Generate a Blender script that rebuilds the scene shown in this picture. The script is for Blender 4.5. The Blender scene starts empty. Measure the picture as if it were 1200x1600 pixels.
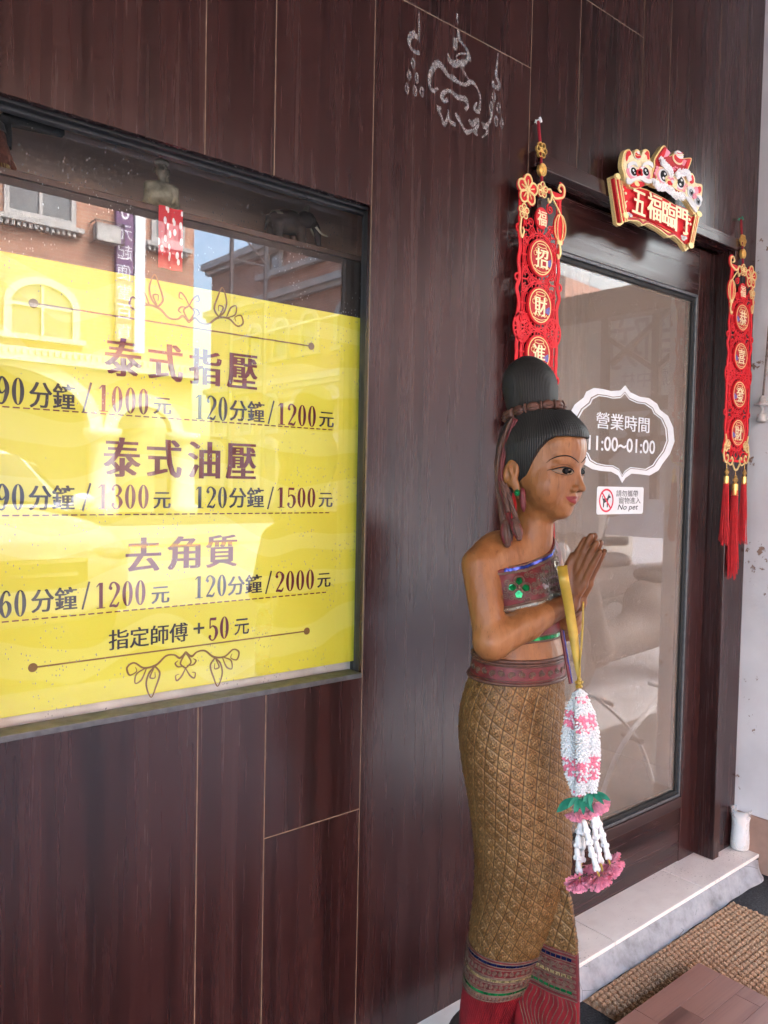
import bpy, bmesh, math, random
import numpy as np
from mathutils import Vector, Matrix
from mathutils.bvhtree import BVHTree
random.seed(7); rng = np.random.default_rng(7)
C = bpy.context.scene.collection
SC = bpy.context.scene
R_ = math.radians
# ---------------------------------------------------------------- camera
def _n(v): return v/np.linalg.norm(v)
FOC = 1250.0                                   # focal length in pixels of the 1200x1600 photograph
_dx = _n(np.array([1489., -18., FOC])); _dd = np.array([-763., 33100., FOC]); _dd = _n(_dd-_dx*_dd.dot(_dx)); _up = -_dd
RM = np.stack([_dx, np.cross(_up, _dx), _up])  # rows: world X, Y, Z seen by the camera
CAM = np.array([0., -1.30, 1.34])
cam = bpy.data.objects.new('camera', bpy.data.cameras.new('camera')); C.objects.link(cam)
cam.data.sensor_fit = 'VERTICAL'; cam.data.sensor_height = 36; cam.data.lens = 36*FOC/1600
cam.data.clip_start = 0.02; cam.data.clip_end = 2000
_m = Matrix.Identity(4)
for i in range(3):
    _m[i][0] = RM[i][0]; _m[i][1] = -RM[i][1]; _m[i][2] = -RM[i][2]; _m[i][3] = CAM[i]
cam.matrix_world = _m
SC.camera = cam
# ---------------------------------------------------------------- world, sun, exposure
SUN_EL, SUN_AZ = R_(52), R_(25)      # the sun stands behind our building (+Y), veiled by cloud
w = bpy.data.worlds.new('World'); SC.world = w; w.use_nodes = True
nt = w.node_tree; sky = nt.nodes.new('ShaderNodeTexSky'); sky.sky_type = 'NISHITA'; sky.sun_disc = False
sky.sun_elevation = SUN_EL; sky.sun_rotation = SUN_AZ; sky.air_density = 1.3; sky.dust_density = 5.0; sky.ozone_density = 2.0
nt.links.new(sky.outputs[0], nt.nodes['Background'].inputs[0]); nt.nodes['Background'].inputs[1].default_value = 0.15
sl = bpy.data.lights.new('sun', 'SUN'); sl.energy = 1.0; sl.angle = R_(20); sl.color = (1, .985, .965)
so = bpy.data.objects.new('sun', sl); C.objects.link(so)
_sd = Vector((math.sin(SUN_AZ)*math.cos(SUN_EL), math.cos(SUN_AZ)*math.cos(SUN_EL), math.sin(SUN_EL)))
so.rotation_euler = _sd.to_track_quat('Z', 'Y').to_euler(); so.location = (0, 0, 30)
SC.view_settings.view_transform = 'Standard'; SC.view_settings.look = 'None'
SC.view_settings.exposure = 4.45; SC.view_settings.gamma = 1
SC.render.engine = 'CYCLES'
cy = SC.cycles; cy.max_bounces = 8; cy.diffuse_bounces = 5; cy.glossy_bounces = 4; cy.transparent_max_bounces = 16; cy.transmission_bounces = 4
cy.caustics_reflective = False; cy.caustics_refractive = False; cy.use_denoising = True; cy.sample_clamp_indirect = 6
# ---------------------------------------------------------------- pixel -> place helpers (photograph pixels)
def ray(px, py): return RM@np.array([px-600., py-800., FOC])
def aty(px, py, y): r = ray(px, py); return CAM+(y-CAM[1])/r[1]*r
def atx(px, py, x): r = ray(px, py); return CAM+(x-CAM[0])/r[0]*r
def atz(px, py, z): r = ray(px, py); return CAM+(z-CAM[2])/r[2]*r
# ---------------------------------------------------------------- object helpers
def tag(o, label, cat, group=None, kind=None):
    o['label'] = label
    if cat: o['category'] = cat
    if group: o['group'] = group
    if kind: o['kind'] = kind
    return o
def thing(name, label, cat, loc=(0, 0, 0), rz=0, group=None):
    o = bpy.data.objects.new(name, None); C.objects.link(o); o.location = loc; o.rotation_euler = (0, 0, rz)
    o.empty_display_size = .05
    return tag(o, label, cat, group)
class MB:
    def __init__(s): s.v = []; s.f = []; s.n = 0; s.uv = None
    def add(s, V, F):
        V = np.asarray(V, float).reshape(-1, 3); b = s.n
        s.v.append(V); s.n += len(V)
        s.f.extend([tuple(int(i)+b for i in q) for q in F]); return s
    def box(s, x0, x1, y0, y1, z0, z1):
        V = [(x, y, z) for z in (z0, z1) for y in (y0, y1) for x in (x0, x1)]
        return s.add(V, [(0, 2, 3, 1), (4, 5, 7, 6), (0, 1, 5, 4), (2, 6, 7, 3), (0, 4, 6, 2), (1, 3, 7, 5)])
    def obox(s, c, ax, ay, az):
        c, ax, ay, az = map(lambda q: np.asarray(q, float), (c, ax, ay, az))
        V = [c+i*ax+j*ay+k*az for k in (-1, 1) for j in (-1, 1) for i in (-1, 1)]
        return s.add(V, [(0, 2, 3, 1), (4, 5, 7, 6), (0, 1, 5, 4), (2, 6, 7, 3), (0, 4, 6, 2), (1, 3, 7, 5)])
    def bar(s, p, q, w, h, up=(0, 0, 1)):
        p, q, up = np.asarray(p, float), np.asarray(q, float), np.asarray(up, float)
        d = q-p; a = np.cross(d, up); a = _n(a) if np.linalg.norm(a) > 1e-9 else np.array([1., 0, 0]); b = _n(np.cross(a, d))
        return s.obox((p+q)/2, d/2, a*w/2, b*h/2)
    def grid(s, P, wrap_u=False, wrap_v=False):
        P = np.asarray(P, float); m, n = P.shape[:2]
        I = np.arange(m*n).reshape(m, n); F = []
        for i in range(m if wrap_u else m-1):
            i2 = (i+1) % m
            for j in range(n if wrap_v else n-1):
                j2 = (j+1) % n
                F.append((I[i, j], I[i, j2], I[i2, j2], I[i2, j]))
        return s.add(P.reshape(-1, 3), F)
    def tube(s, path, r, n=8, caps=True, flat=1.0, up=None):
        P = np.asarray(path, float); m = len(P); r = np.broadcast_to(np.asarray(r, float), (m,))
        T = np.gradient(P, axis=0); T /= np.maximum(np.linalg.norm(T, axis=1, keepdims=True), 1e-12)
        ref = np.array(up if up is not None else ([0, 0, 1.] if abs(T[0][2]) < .9 else [1., 0, 0]))
        rings = []; A = np.cross(T[0], ref); A = A/max(np.linalg.norm(A), 1e-9)
        for i in range(m):
            A = A-T[i]*A.dot(T[i]); A /= max(np.linalg.norm(A), 1e-9); B = np.cross(T[i], A)
            t = np.arange(n)*2*math.pi/n
            rings.append(P[i]+r[i]*(np.cos(t)[:, None]*A+flat*np.sin(t)[:, None]*B))
        b = s.n; s.grid(np.array(rings), wrap_v=True)
        if caps:
            s.f.append(tuple(b+i for i in range(n))); s.f.append(tuple(b+(m-1)*n+i for i in reversed(range(n))))
        return s
    def lathe(s, prof, n=24, c=(0, 0, 0), sx=1, sy=1):
        t = np.arange(n)*2*math.pi/n; c = np.asarray(c, float)
        P = np.array([[c+(r*math.cos(a)*sx, r*math.sin(a)*sy, z) for a in t] for r, z in prof])
        b = s.n; s.grid(P, wrap_v=True); m = len(prof)
        s.f.append(tuple(b+i for i in reversed(range(n)))); s.f.append(tuple(b+(m-1)*n+i for i in range(n)))
        return s
    def ell(s, c, ax, ay=None, az=None, nu=8, nv=6):
        c = np.asarray(c, float)
        if ay is None:
            if np.isscalar(ax): ax = (ax, ax, ax)
            ax, ay, az = np.array([ax[0], 0, 0]), np.array([0, ax[1], 0]), np.array([0, 0, ax[2]])
        ax, ay, az = map(lambda q: np.asarray(q, float), (ax, ay, az))
        V = [c-az]
        for i in range(1, nv):
            ph = -math.pi/2+math.pi*i/nv
            for j in range(nu):
                a = 2*math.pi*j/nu; V.append(c+math.cos(ph)*(math.cos(a)*ax+math.sin(a)*ay)+math.sin(ph)*az)
        V.append(c+az); F = []
        for j in range(nu): F.append((0, 1+(j+1) % nu, 1+j))
        for i in range(nv-2):
            for j in range(nu):
                a, b2 = 1+i*nu+j, 1+i*nu+(j+1) % nu; F.append((a, b2, b2+nu, a+nu))
        l = len(V)-1
        for j in range(nu): F.append((l, 1+(nv-2)*nu+j, 1+(nv-2)*nu+(j+1) % nu))
        return s.add(V, F)
    def plate(s, poly, y0, y1):
        """polygon in (x,z) standing parallel to the wall, front at y0 (towards the street), back at y1"""
        n = len(poly); ar = sum(poly[i][0]*poly[(i+1) % n][1]-poly[(i+1) % n][0]*poly[i][1] for i in range(n))
        if ar < 0: poly = poly[::-1]
        V = [(p[0], y0, p[1]) for p in poly]+[(p[0], y1, p[1]) for p in poly]
        F = [tuple(range(n)), tuple(range(2*n-1, n-1, -1))]+[(i, i+n, (i+1) % n+n, (i+1) % n) for i in range(n)]
        return s.add(V, F)
    def stroke(s, path, wid, y0, y1, closed=False):
        """flat ribbon along a path in (x,z), front at y0, back at y1"""
        P = np.asarray(path, float); m = len(P); wd = np.broadcast_to(np.asarray(wid, float), (m,))[:, None]/2
        T = (np.roll(P, -1, 0)-np.roll(P, 1, 0)) if closed else np.gradient(P, axis=0)
        T /= np.maximum(np.linalg.norm(T, axis=1, keepdims=True), 1e-12); N = np.stack([-T[:, 1], T[:, 0]], 1)
        A, B = P+N*wd, P-N*wd
        G = np.stack([np.c_[A[:, 0], np.full(m, y0), A[:, 1]], np.c_[B[:, 0], np.full(m, y0), B[:, 1]],
                      np.c_[B[:, 0], np.full(m, y1), B[:, 1]], np.c_[A[:, 0], np.full(m, y1), A[:, 1]]], 1)
        b = s.n; s.grid(G, wrap_u=closed, wrap_v=True)
        if not closed: s.f.append((b, b+1, b+2, b+3)); s.f.append((b+4*m-1, b+4*m-2, b+4*m-3, b+4*m-4))
        return s
    def obj(s, name, mat, parent=None, smooth=False, bevel=0, seg=2, attr=None, sub=0, keep=False):
        me = bpy.data.meshes.new(name)
        V = np.concatenate(s.v) if s.v else np.zeros((0, 3))
        me.from_pydata(V.tolist(), [], s.f); me.update()
        if not keep:
            bm = bmesh.new(); bm.from_mesh(me); bmesh.ops.recalc_face_normals(bm, faces=bm.faces[:]); bm.to_mesh(me); bm.free()
        if attr:
            for k, a in attr.items():
                at = me.attributes.new(k, 'FLOAT', 'POINT'); at.data.foreach_set('value', np.asarray(a, np.float32))
        if smooth: me.polygons.foreach_set('use_smooth', [True]*len(me.polygons))
        if mat: me.materials.append(mat)
        o = bpy.data.objects.new(name, me); C.objects.link(o)
        if parent: o.parent = parent
        if bevel:
            b = o.modifiers.new('bevel', 'BEVEL'); b.width = bevel; b.segments = seg; b.limit_method = 'ANGLE'; b.angle_limit = R_(40)
        if sub: o.modifiers.new('sub', 'SUBSURF').render_levels = sub
        return o
def cat(pts, n=6, closed=False):
    """smooth curve through points"""
    P = np.asarray(pts, float); m = len(P); out = []
    for i in range(m if closed else m-1):
        g = lambda k: P[k % m] if closed else P[min(max(k, 0), m-1)]
        a, b, c, d = g(i-1), g(i), g(i+1), g(i+2)
        for t in np.arange(n)/n:
            out.append(.5*((2*b)+(-a+c)*t+(2*a-5*b+4*c-d)*t*t+(-a+3*b-3*c+d)*t**3))
    if not closed: out.append(P[-1])
    return np.array(out)
def spiral(c, r0, r1, a0, turns, n=24):
    t = np.linspace(0, 1, n); a = a0+turns*2*math.pi*t; r = r0+(r1-r0)*t
    return np.stack([c[0]+r*np.cos(a), c[1]+r*np.sin(a)], 1)
def circ(c, rx, rz=None, n=28): 
    t = np.arange(n)*2*math.pi/n; return np.stack([c[0]+rx*np.cos(t), c[1]+(rz or rx)*np.sin(t)], 1)
# ---------------------------------------------------------------- text
def glyphs(body, off=0.0, shear=0.0):
    c = bpy.data.curves.new('t', 'FONT'); c.body = body; c.offset = off; c.shear = shear; c.resolution_u = 3
    o = bpy.data.objects.new('t', c); C.objects.link(o)
    dg = bpy.context.evaluated_depsgraph_get(); me = o.evaluated_get(dg).to_mesh()
    V = np.array([q.co[:] for q in me.vertices]); F = [tuple(p.vertices) for p in me.polygons]
    o.evaluated_get(dg).to_mesh_clear(); bpy.data.objects.remove(o); bpy.data.curves.remove(c)
    return V[:, :2], F
def text(mb, body, x0, x1, z0, z1, y, off=0.0, shear=0.0, em=False, bold=0.0, warp=None):
    """letters fitted to a box on a plane parallel to the wall"""
    V, F = glyphs(body, off, shear); lo, hi = V.min(0), V.max(0)
    if em: lo[1], hi[1] = -.12, .88
    x = x0+(V[:, 0]-lo[0])/(hi[0]-lo[0])*(x1-x0); z = z0+(V[:, 1]-lo[1])/(hi[1]-lo[1])*(z1-z0)
    if warp: x, z = warp(x, z)
    for k, dx in enumerate([0] if not bold else np.linspace(-bold, bold, 3)):
        mb.add(np.c_[x+dx, np.full(len(x), y-k*2e-5), z], F)
# ---------------------------------------------------------------- materials
class NT:
    def __init__(s, name):
        s.m = bpy.data.materials.new(name); s.m.use_nodes = True; s.t = s.m.node_tree
        s.b = s.t.nodes['Principled BSDF']; s.o = s.t.nodes['Material Output']; s._c = None
    def n(s, typ, ins=None, **kw):
        q = s.t.nodes.new(typ)
        for k, v in kw.items(): setattr(q, k, v)
        for k, v in (ins or {}).items(): s.set(q.inputs[k], v)
        return q
    def set(s, i, v):
        if isinstance(v, bpy.types.NodeSocket): s.t.links.new(v, i)
        elif hasattr(i.default_value, '__len__') and np.isscalar(v): i.default_value = [v]*len(i.default_value)
        elif hasattr(i.default_value, '__len__') and len(i.default_value) == 4 and len(v) == 3: i.default_value = (*v, 1)
        else: i.default_value = v
    def coord(s, scale=(1, 1, 1), rot=(0, 0, 0), kind='Object', loc=(0, 0, 0)):
        if s._c is None: s._c = s.n('ShaderNodeTexCoord')
        return s.n('ShaderNodeMapping', {0: s._c.outputs[kind], 1: loc, 2: rot, 3: scale}).outputs[0]
    def noise(s, scale=10, vec=None, detail=4, rough=.55, dist=0):
        return s.n('ShaderNodeTexNoise', {'Vector': vec or s.coord(), 'Scale': scale, 'Detail': detail, 'Roughness': rough, 'Distortion': dist}).outputs['Fac']
    def ramp(s, f, stops):
        q = s.n('ShaderNodeValToRGB', {0: f}); e = q.color_ramp.elements
        while len(e) < len(stops): e.new(.5)
        for el, (p, c) in zip(e, stops): el.position = p; el.color = (*c, 1) if hasattr(c, '__len__') else (c, c, c, 1)
        return q.outputs[0]
    def math(s, op, a, b=0., c=None):
        q = s.n('ShaderNodeMath', {0: a, 1: b}, operation=op)
        if c is not None: s.set(q.inputs[2], c)
        return q.outputs[0]
    def mix(s, f, a, b, mode='MIX'):
        q = s.n('ShaderNodeMix', data_type='RGBA', blend_type=mode)
        s.set(q.inputs[0], f); s.set(q.inputs[6], a); s.set(q.inputs[7], b); return q.outputs[2]
    def bump(s, h, dist=.001, strength=1., prev=None):
        q = s.n('ShaderNodeBump', {'Height': h, 'Distance': dist, 'Strength': strength})
        if prev: s.set(q.inputs['Normal'], prev)
        return q.outputs[0]
    def attr(s, name): return s.n('ShaderNodeAttribute', attribute_name=name).outputs['Fac']
    def p(s, **k):
        names = dict(col='Base Color', rough='Roughness', metal='Metallic', spec='Specular IOR Level', nor='Normal', coat='Coat Weight', crough='Coat Roughness',
                     emis='Emission Color', estr='Emission Strength', alpha='Alpha', trans='Transmission Weight', ior='IOR', sss='Subsurface Weight', sheen='Sheen Weight')
        for a, v in k.items(): s.set(s.b.inputs[names[a]], v)
        return s.m
def M(name, col, rough=.5, metal=0., spec=.35, var=.25, vs=30., bump=0., bs=200., coat=0., stretch=(1, 1, 1)):
    t = NT(name); f = t.noise(vs, t.coord(stretch), 5)
    c2 = tuple(min(1, c*(1-var)) for c in col); c3 = tuple(min(1, c*(1+var)) for c in col)
    t.p(col=t.ramp(f, [(.3, c2), (.7, c3)]), rough=t.ramp(t.noise(vs*.7), [(.3, max(0, rough-.08)), (.7, min(1, rough+.08))]), metal=metal, spec=spec, coat=coat)
    if bump: t.p(nor=t.bump(t.noise(bs, t.coord(stretch), 4), bump))
    return t.m
def wood(name, dark, mid, light, rough=.36, axis='z', coat=0., fine=90., spec=.5, band=7., islf=.10):
    """laminate wood, grain along one axis"""
    t = NT(name); k = {'z': (1, 1, .03), 'x': (.03, 1, 1), 'y': (1, .03, 1)}[axis]
    isl = t.n('ShaderNodeNewGeometry').outputs['Random Per Island']
    off = t.n('ShaderNodeCombineXYZ', {0: t.math('MULTIPLY', isl, 37.), 1: t.math('MULTIPLY', isl, 11.), 2: t.math('MULTIPLY', isl, 53.)}).outputs[0]
    co = t.n('ShaderNodeVectorMath', {0: t.coord(), 1: off}, operation='ADD').outputs[0]
    mp = lambda sc: t.n('ShaderNodeMapping', {0: co, 3: sc}).outputs[0]
    k2 = tuple(1 if q == 1 else .09 for q in k)
    k3 = tuple(1 if q == 1 else .006 for q in k)
    b1 = t.noise(band, mp(k), 2, .5, .3); b2 = t.noise(fine, mp(k), 5, .58, .2); b3 = t.noise(34, mp(k3), 3, .6)
    ring = t.n('ShaderNodeTexWave', {'Vector': mp(k2), 'Scale': 4., 'Distortion': 9., 'Detail': 2.5, 'Detail Scale': 1.1}, bands_direction='X' if axis != 'x' else 'Z').outputs['Fac']
    pore = t.math('GREATER_THAN', t.noise(fine*3.4, mp(tuple(1 if q == 1 else q*.7 for q in k)), 2, .5), .63)
    f = t.math('ADD', t.math('ADD', t.math('MULTIPLY', b1, .28), t.math('MULTIPLY', b3, .40)), t.math('ADD', t.math('MULTIPLY', b2, .22), t.math('MULTIPLY', ring, .10)))
    f = t.math('ADD', f, t.math('MULTIPLY', t.math('SUBTRACT', isl, .5), islf))
    col = t.ramp(f, [(.36, dark), (.5, mid), (.64, light)])
    col = t.mix(t.math('MULTIPLY', pore, .10), col, tuple(q*.45 for q in dark))
    t.p(col=col, rough=t.math('ADD', t.ramp(b2, [(.3, rough-.06), (.7, rough+.01)]), t.math('MULTIPLY', t.noise(2.2, None, 2, .5), .07)), spec=spec, coat=coat,
        nor=t.bump(b2, .00012, .4))
    return t.m
def glass(name, ior=1.5, tint=(1, 1, 1), dirt_haze=0.0, gain=1.0, film=(.75, .73, .7)):
    t = NT(name); t.t.nodes.remove(t.b)
    fr = t.math('MINIMUM', t.math('MULTIPLY', t.n('ShaderNodeFresnel', {'IOR': ior}).outputs[0], gain), 1.)
    fr = t.math('MULTIPLY', fr, t.math('SUBTRACT', 1., t.n('ShaderNodeNewGeometry').outputs['Backfacing']))
    tr = t.n('ShaderNodeBsdfTransparent', {0: tint}).outputs[0]
    gl = t.n('ShaderNodeBsdfAnisotropic', {'Roughness': 0.0}).outputs[0]
    a = t.n('ShaderNodeMixShader', {0: fr, 1: tr, 2: gl}).outputs[0]
    if dirt_haze:
        v = t.n('ShaderNodeTexVoronoi', {'Vector': t.coord((1, 1, .45)), 'Scale': 160.}).outputs['Distance']
        sp = t.math('MULTIPLY', t.math('LESS_THAN', v, .13), t.math('GREATER_THAN', t.noise(14), .55))
        f = t.math('ADD', t.math('MULTIPLY', sp, .35), t.math('MULTIPLY', t.ramp(t.noise(3.5), [(.25, .7), (.75, 1.15)]), dirt_haze))
        a = t.n('ShaderNodeMixShader', {0: f, 1: a, 2: t.n('ShaderNodeBsdfDiffuse', {0: film}).outputs[0]}).outputs[0]
    t.set(t.o.inputs[0], a); return t.m

m_wall = wood('walnut_laminate', (.0135, .0040, .0038), (.0320, .0092, .0084), (.042, .0150, .0132), .25, spec=.62)
m_wallx = wood('walnut_laminate_across', (.0135, .0040, .0038), (.0320, .0092, .0084), (.042, .0150, .0132), .25, axis='x', spec=.62)
m_seam = M('seam_tan', (.20, .135, .09), .7, var=.35, vs=25)
m_black = M('black_aluminium', (.022, .021, .022), .38, .2, var=.3, vs=40)
m_sash = M('sash_grey_black', (.05, .05, .052), .35, .4, var=.3, vs=50)
m_grey = M('grey_aluminium', (.12, .12, .125), .4, .5, var=.25, vs=60, bump=.0002)
m_rubber = M('black_rubber', (.012, .012, .012), .6)
m_glass = glass('window_glass', 1.62, dirt_haze=.008, gain=1.55)
m_dglass = glass('door_glass', 1.62, tint=(.86, .80, .74), dirt_haze=.24, gain=1.3, film=(.50, .42, .365))  # specks are dirt; the even beige veil is painted haze over the reflections
m_whiteb = M('dirty_white_board', (.66, .65, .62), .6, var=.2, vs=14)
t = NT('cream_floor_tile'); n1 = t.noise(16, None, 5); sp = t.math('GREATER_THAN', t.math('ADD', t.math('MULTIPLY', t.noise(150, None, 3), .7), t.math('MULTIPLY', t.noise(5, None, 3), .3)), .63)
gr_t = t.ramp(t.noise(7, t.coord((1, 2, 1)), 6, .65), [(.50, 0.), (.80, 1.)])
t.p(col=t.mix(t.math('MULTIPLY', sp, .55), t.mix(t.math('MULTIPLY', gr_t, .35), t.ramp(n1, [(.3, (.79, .72, .66)), (.7, (.87, .81, .745))]), (.52, .44, .38)), (.20, .15, .11)), rough=t.ramp(n1, [(.3, .34), (.7, .5)]), spec=.4, nor=t.bump(t.noise(90), .0002)); m_tile = t.m
t = NT('concrete'); n1 = t.noise(22, None, 8, .68); n2 = t.noise(5, None, 4); cr = t.n('ShaderNodeTexVoronoi', {'Vector': t.coord((1, 1.6, 1)), 'Scale': 9.}, feature='DISTANCE_TO_EDGE').outputs['Distance']
crk = t.math('MULTIPLY', t.math('LESS_THAN', cr, .006), t.math('GREATER_THAN', n2, .56))
t.p(col=t.mix(t.math('MULTIPLY', crk, .7), t.ramp(t.math('ADD', t.math('MULTIPLY', n1, .65), t.math('MULTIPLY', n2, .35)), [(.32, (.17, .175, .175)), (.5, (.32, .325, .335)), (.68, (.42, .425, .44))]), (.07, .07, .07)), rough=.92, spec=.2, nor=t.bump(n1, .003, .8)); m_conc = t.m
m_asph = M('dark_tarmac', (.035, .035, .037), .9, var=.6, vs=220, bump=.004, bs=260)
m_gold = M('gold_foil', (.83, .52, .16), .34, .85, var=.2, vs=90)
m_red = M('red_felt', (.52, .006, .012), .6, var=.18, vs=60)
m_cream = M('cream_white', (.80, .72, .52), .5, var=.08)
# ================================================================= SETTING
g = MB(); g.add([(-400, -400, 0), (400, -400, 0), (400, 400, 0), (-400, 400, 0)], [(0, 1, 2, 3)])
tag(g.obj('ground', m_asph), 'dark grey tarmac ground in front of the shop', None, kind='structure')
m_floor = M('arcade_floor', (.27, .27, .28), .6, var=.25, vs=8, bump=.0008)
g = MB(); g.box(-9, 9, -3.6, -1.05, .002, .031)
tag(g.obj('pavement', m_floor), 'grey covered pavement under the arcade', None, kind='structure')
g = MB(); g.box(-9, 9, -1.049, -.07, .002, .035)
tag(g.obj('apron', m_asph), 'dark tarmac apron in front of the doorstep', None, kind='structure')
m_road = M('road', (.19, .195, .205), .75, var=.25, vs=3, bump=.002, bs=90)
g = MB(); g.add([(-120, -19, .004), (120, -19, .004), (120, -6.2, .004), (-120, -6.2, .004)], [(0, 1, 2, 3)])
tag(g.obj('road', m_road), 'grey street', None, kind='structure')
g = MB()
for x0 in (-120,): g.box(x0, 120, -13.2, -13.05, .004, .009); g.box(x0, 120, -12.9, -12.75, .004, .009)
tag(g.obj('road_line', M('yellow_paint', (.75, .45, .05), .6)), 'double yellow line along the street', None, kind='structure')
# ---- panelled shop wall
XS = [-2.6, -1.9, -1.2, -.55, -.02, .29, .666, .808, 1.0425, 1.528, 1.718, 2.004, 2.144, 2.427, 2.595, 2.712]
WX0, WX1, WZ0, WZ1 = .29, 1.041, .935, 1.902
DX0, DX1, DZ1 = 1.545, 2.578, 2.145
cuts = {(.808, 1.0425): [.645, 2.52], (1.0425, 1.528): [2.345], (1.718, 2.004): [2.59], (.29, .666): [2.66], (-.02, .29): [.9, 2.3], (2.144, 2.427): [3.02]}
wallt = thing('wood_panel_wall', 'dark walnut laminate shop wall with thin tan seams between its panels', 'wall')
pm = MB(); G = .0011
for a, b in zip(XS[:-1], XS[1:]):
    zs = [.10]+sorted(cuts.get((a, b), []))+[3.36]
    for z0, z1 in zip(zs[:-1], zs[1:]):
        segs = [(z0, z1)]
        for (ox0, ox1, oz0, oz1) in ((WX0, WX1, WZ0, WZ1), (DX0, DX1, .0, DZ1)):
            if a >= ox0-.02 and b <= ox1+.03 and not (a > ox1-.001 or b < ox0+.001):
                new = []
                for s0, s1 in segs:
                    if s1 <= oz0 or s0 >= oz1: new.append((s0, s1)); continue
                    if s0 < oz0: new.append((s0, oz0))
                    if s1 > oz1: new.append((oz1, s1))
                segs = new
        for s0, s1 in segs:
            pm.box(a+G, b-G, 0, .014, s0+(G if s0 > .11 else 0), s1-G)
pm.box(1.528+G, DX0, 0, .014, .10, DZ1)
pm.obj('panel', m_wall, wallt, bevel=.0004, seg=1)
sb = MB()
for (x0, x1, z0, z1) in ((-2.6, WX0-.002, .1, 3.36), (WX0-.002, WX1+.0015, .1, WZ0-.002), (WX0-.002, WX1+.0015, WZ1+.002, 3.36), (WX1+.0015, DX0-.002, .1, 3.36), (DX0-.002, DX1+.002, DZ1+.002, 3.36), (DX1+.002, 2.712, .1, 3.36)):
    sb.box(x0, x1, .0005, .0035, z0, z1)
sb.obj('seam_backing', m_seam, wallt)
# solid wall behind the panels
bw = MB(); T0, T1 = .0142, .070
for (x0, x1, z0, z1) in ((-2.6, .25, 0, 3.36), (.25, 1.10, 0, .915), (.25, 1.10, 1.912, 3.36), (1.10, DX0, 0, 3.36), (DX0, DX1, DZ1, 3.36), (DX1, 2.712, 0, 3.36)):
    bw.box(x0, x1, T0, T1, z0, z1)
bw.obj('wall_core', M('dark_reveal', (.02, .014, .013), .5), wallt)
# ---- step: tiles, concrete fillet
st = thing('tiled_step', 'cream tiled doorstep running along the foot of the wall', 'step', (0, 0, 0))
tm = MB(); joints = [-2.6, -2.0, -1.4, -.8, -.2, .4, 1.06, atz(933, 1456, .1)[0], atz(1070, 1374, .1)[0], 2.712]
for a, b in zip(joints[:-1], joints[1:]): tm.box(a+.0012, b-.0012, -.092, .10 if 1.545 < b and a < 2.6 else .10, .088, .10)
tm.obj('tile', m_tile, st, bevel=.0015)
g = MB(); g.box(-2.6, 2.712, -.089, .0999, .0, .0878); g.obj('mortar_bed', M('dark_joint', (.05, .045, .04), .9), st)
cf = MB(); xs = np.linspace(-2.6, 2.735, 260); prof = [(-.0885, .090), (-.0925, .089), (-.098, .082), (-.104, .068), (-.111, .053), (-.119, .042), (-.129, .0345)]
P = []
for x in xs:
    j = .004*math.sin(x*7)+.003*math.sin(x*19+1)+.002*math.sin(x*53)
    e = max(0, (x-2.66)/.075)
    P.append([(x, y*1-(j*(.7*k/6))+.05*e*e*(k/6), z*(1-.25*e*e)) for k, (y, z) in enumerate(prof)])
cf.grid(P); tag(cf.obj('concrete_kerb', m_conc, None, smooth=True), 'rough grey concrete fillet sloping from doorstep to ground', 'kerb')
# ---- end pilaster (white, peeling)
t = NT('peeling_white_paint')
pk = t.math('GREATER_THAN', t.math('ADD', t.math('MULTIPLY', t.noise(9, None, 8, .7), .6), t.math('MULTIPLY', t.noise(45, None, 6, .7), .4)), .60)
base = t.ramp(t.noise(5, None, 6), [(.3, (.62, .555, .555)), (.7, (.74, .67, .665))])
t.p(col=t.mix(pk, base, (.30, .17, .12)), rough=.75, nor=t.bump(t.math('MULTIPLY', pk, -1.), .0015, 1., t.bump(t.noise(70), .0008)))
pil = thing('pilaster', 'white painted pilaster with peeling paint and brown plinth at the end of the shopfront', 'pilaster')
g = MB(); g.box(2.7135, 3.15, -.19, .22, .2225, 3.36); g.obj('shaft', t.m, pil, bevel=.004)
g = MB(); g.box(2.7125, 3.153, -.193, .22, 0, .222); g.obj('plinth', M('brown_plinth', (.34, .20, .15), .6, var=.2, vs=12, bump=.001, bs=60), pil, bevel=.003)
# ---- window
win = thing('shop_window', 'large fixed shop window with black aluminium frame and dirty white ledge', 'window', (0, 0, 0))
def ring(mb, x0, x1, z0, z1, wd, y0, y1):
    mb.box(x0, x1, y0, y1, z1-wd, z1); mb.box(x0, x1, y0, y1, z0, z0+wd)
    mb.box(x0, x0+wd, y0, y1, z0+wd, z1-wd); mb.box(x1-wd, x1, y0, y1, z0+wd, z1-wd)
OX, OZ0, OZ1 = 1.10, .915, 1.912
def ring4(mb, xi, zi0, zi1, y0, y1):
    mb.box(.25, OX-.0005, y0, y1, zi1, OZ1-.0005); mb.box(.25, OX-.0005, y0, y1, OZ0+.0005, zi0)
    mb.box(.25, .282, y0, y1, zi0, zi1); mb.box(xi, OX-.0005, y0, y1, zi0, zi1)
fr = MB(); ring4(fr, 1.0455, .927, 1.8985, .0155, .0300); fr.obj('outer_frame', m_black, win, bevel=.001)
fr = MB(); ring4(fr, 1.0535, .9305, 1.8935, .0302, .0460); fr.obj('sash_frame', m_sash, win, bevel=.0014)
fr = MB(); fr.box(.2902, 1.0405, -.0015, .0440, .9255, .9358); fr.obj('sill', m_grey, win, bevel=.001)
GY = .050
g = MB(); g.box(.26, OX-.001, GY, GY+.004, OZ0+.001, OZ1-.001); g.obj('pane', m_glass, win)
g = MB(); g.box(.26, OX-.002, .075, .08, OZ0+.001, 1.68); g.obj('backing_board', m_whiteb, win)
g = MB(); g.box(1.066, 1.073, .0585, .073, .925, .955); g.obj('slide_rail', m_rubber, win)
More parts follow.
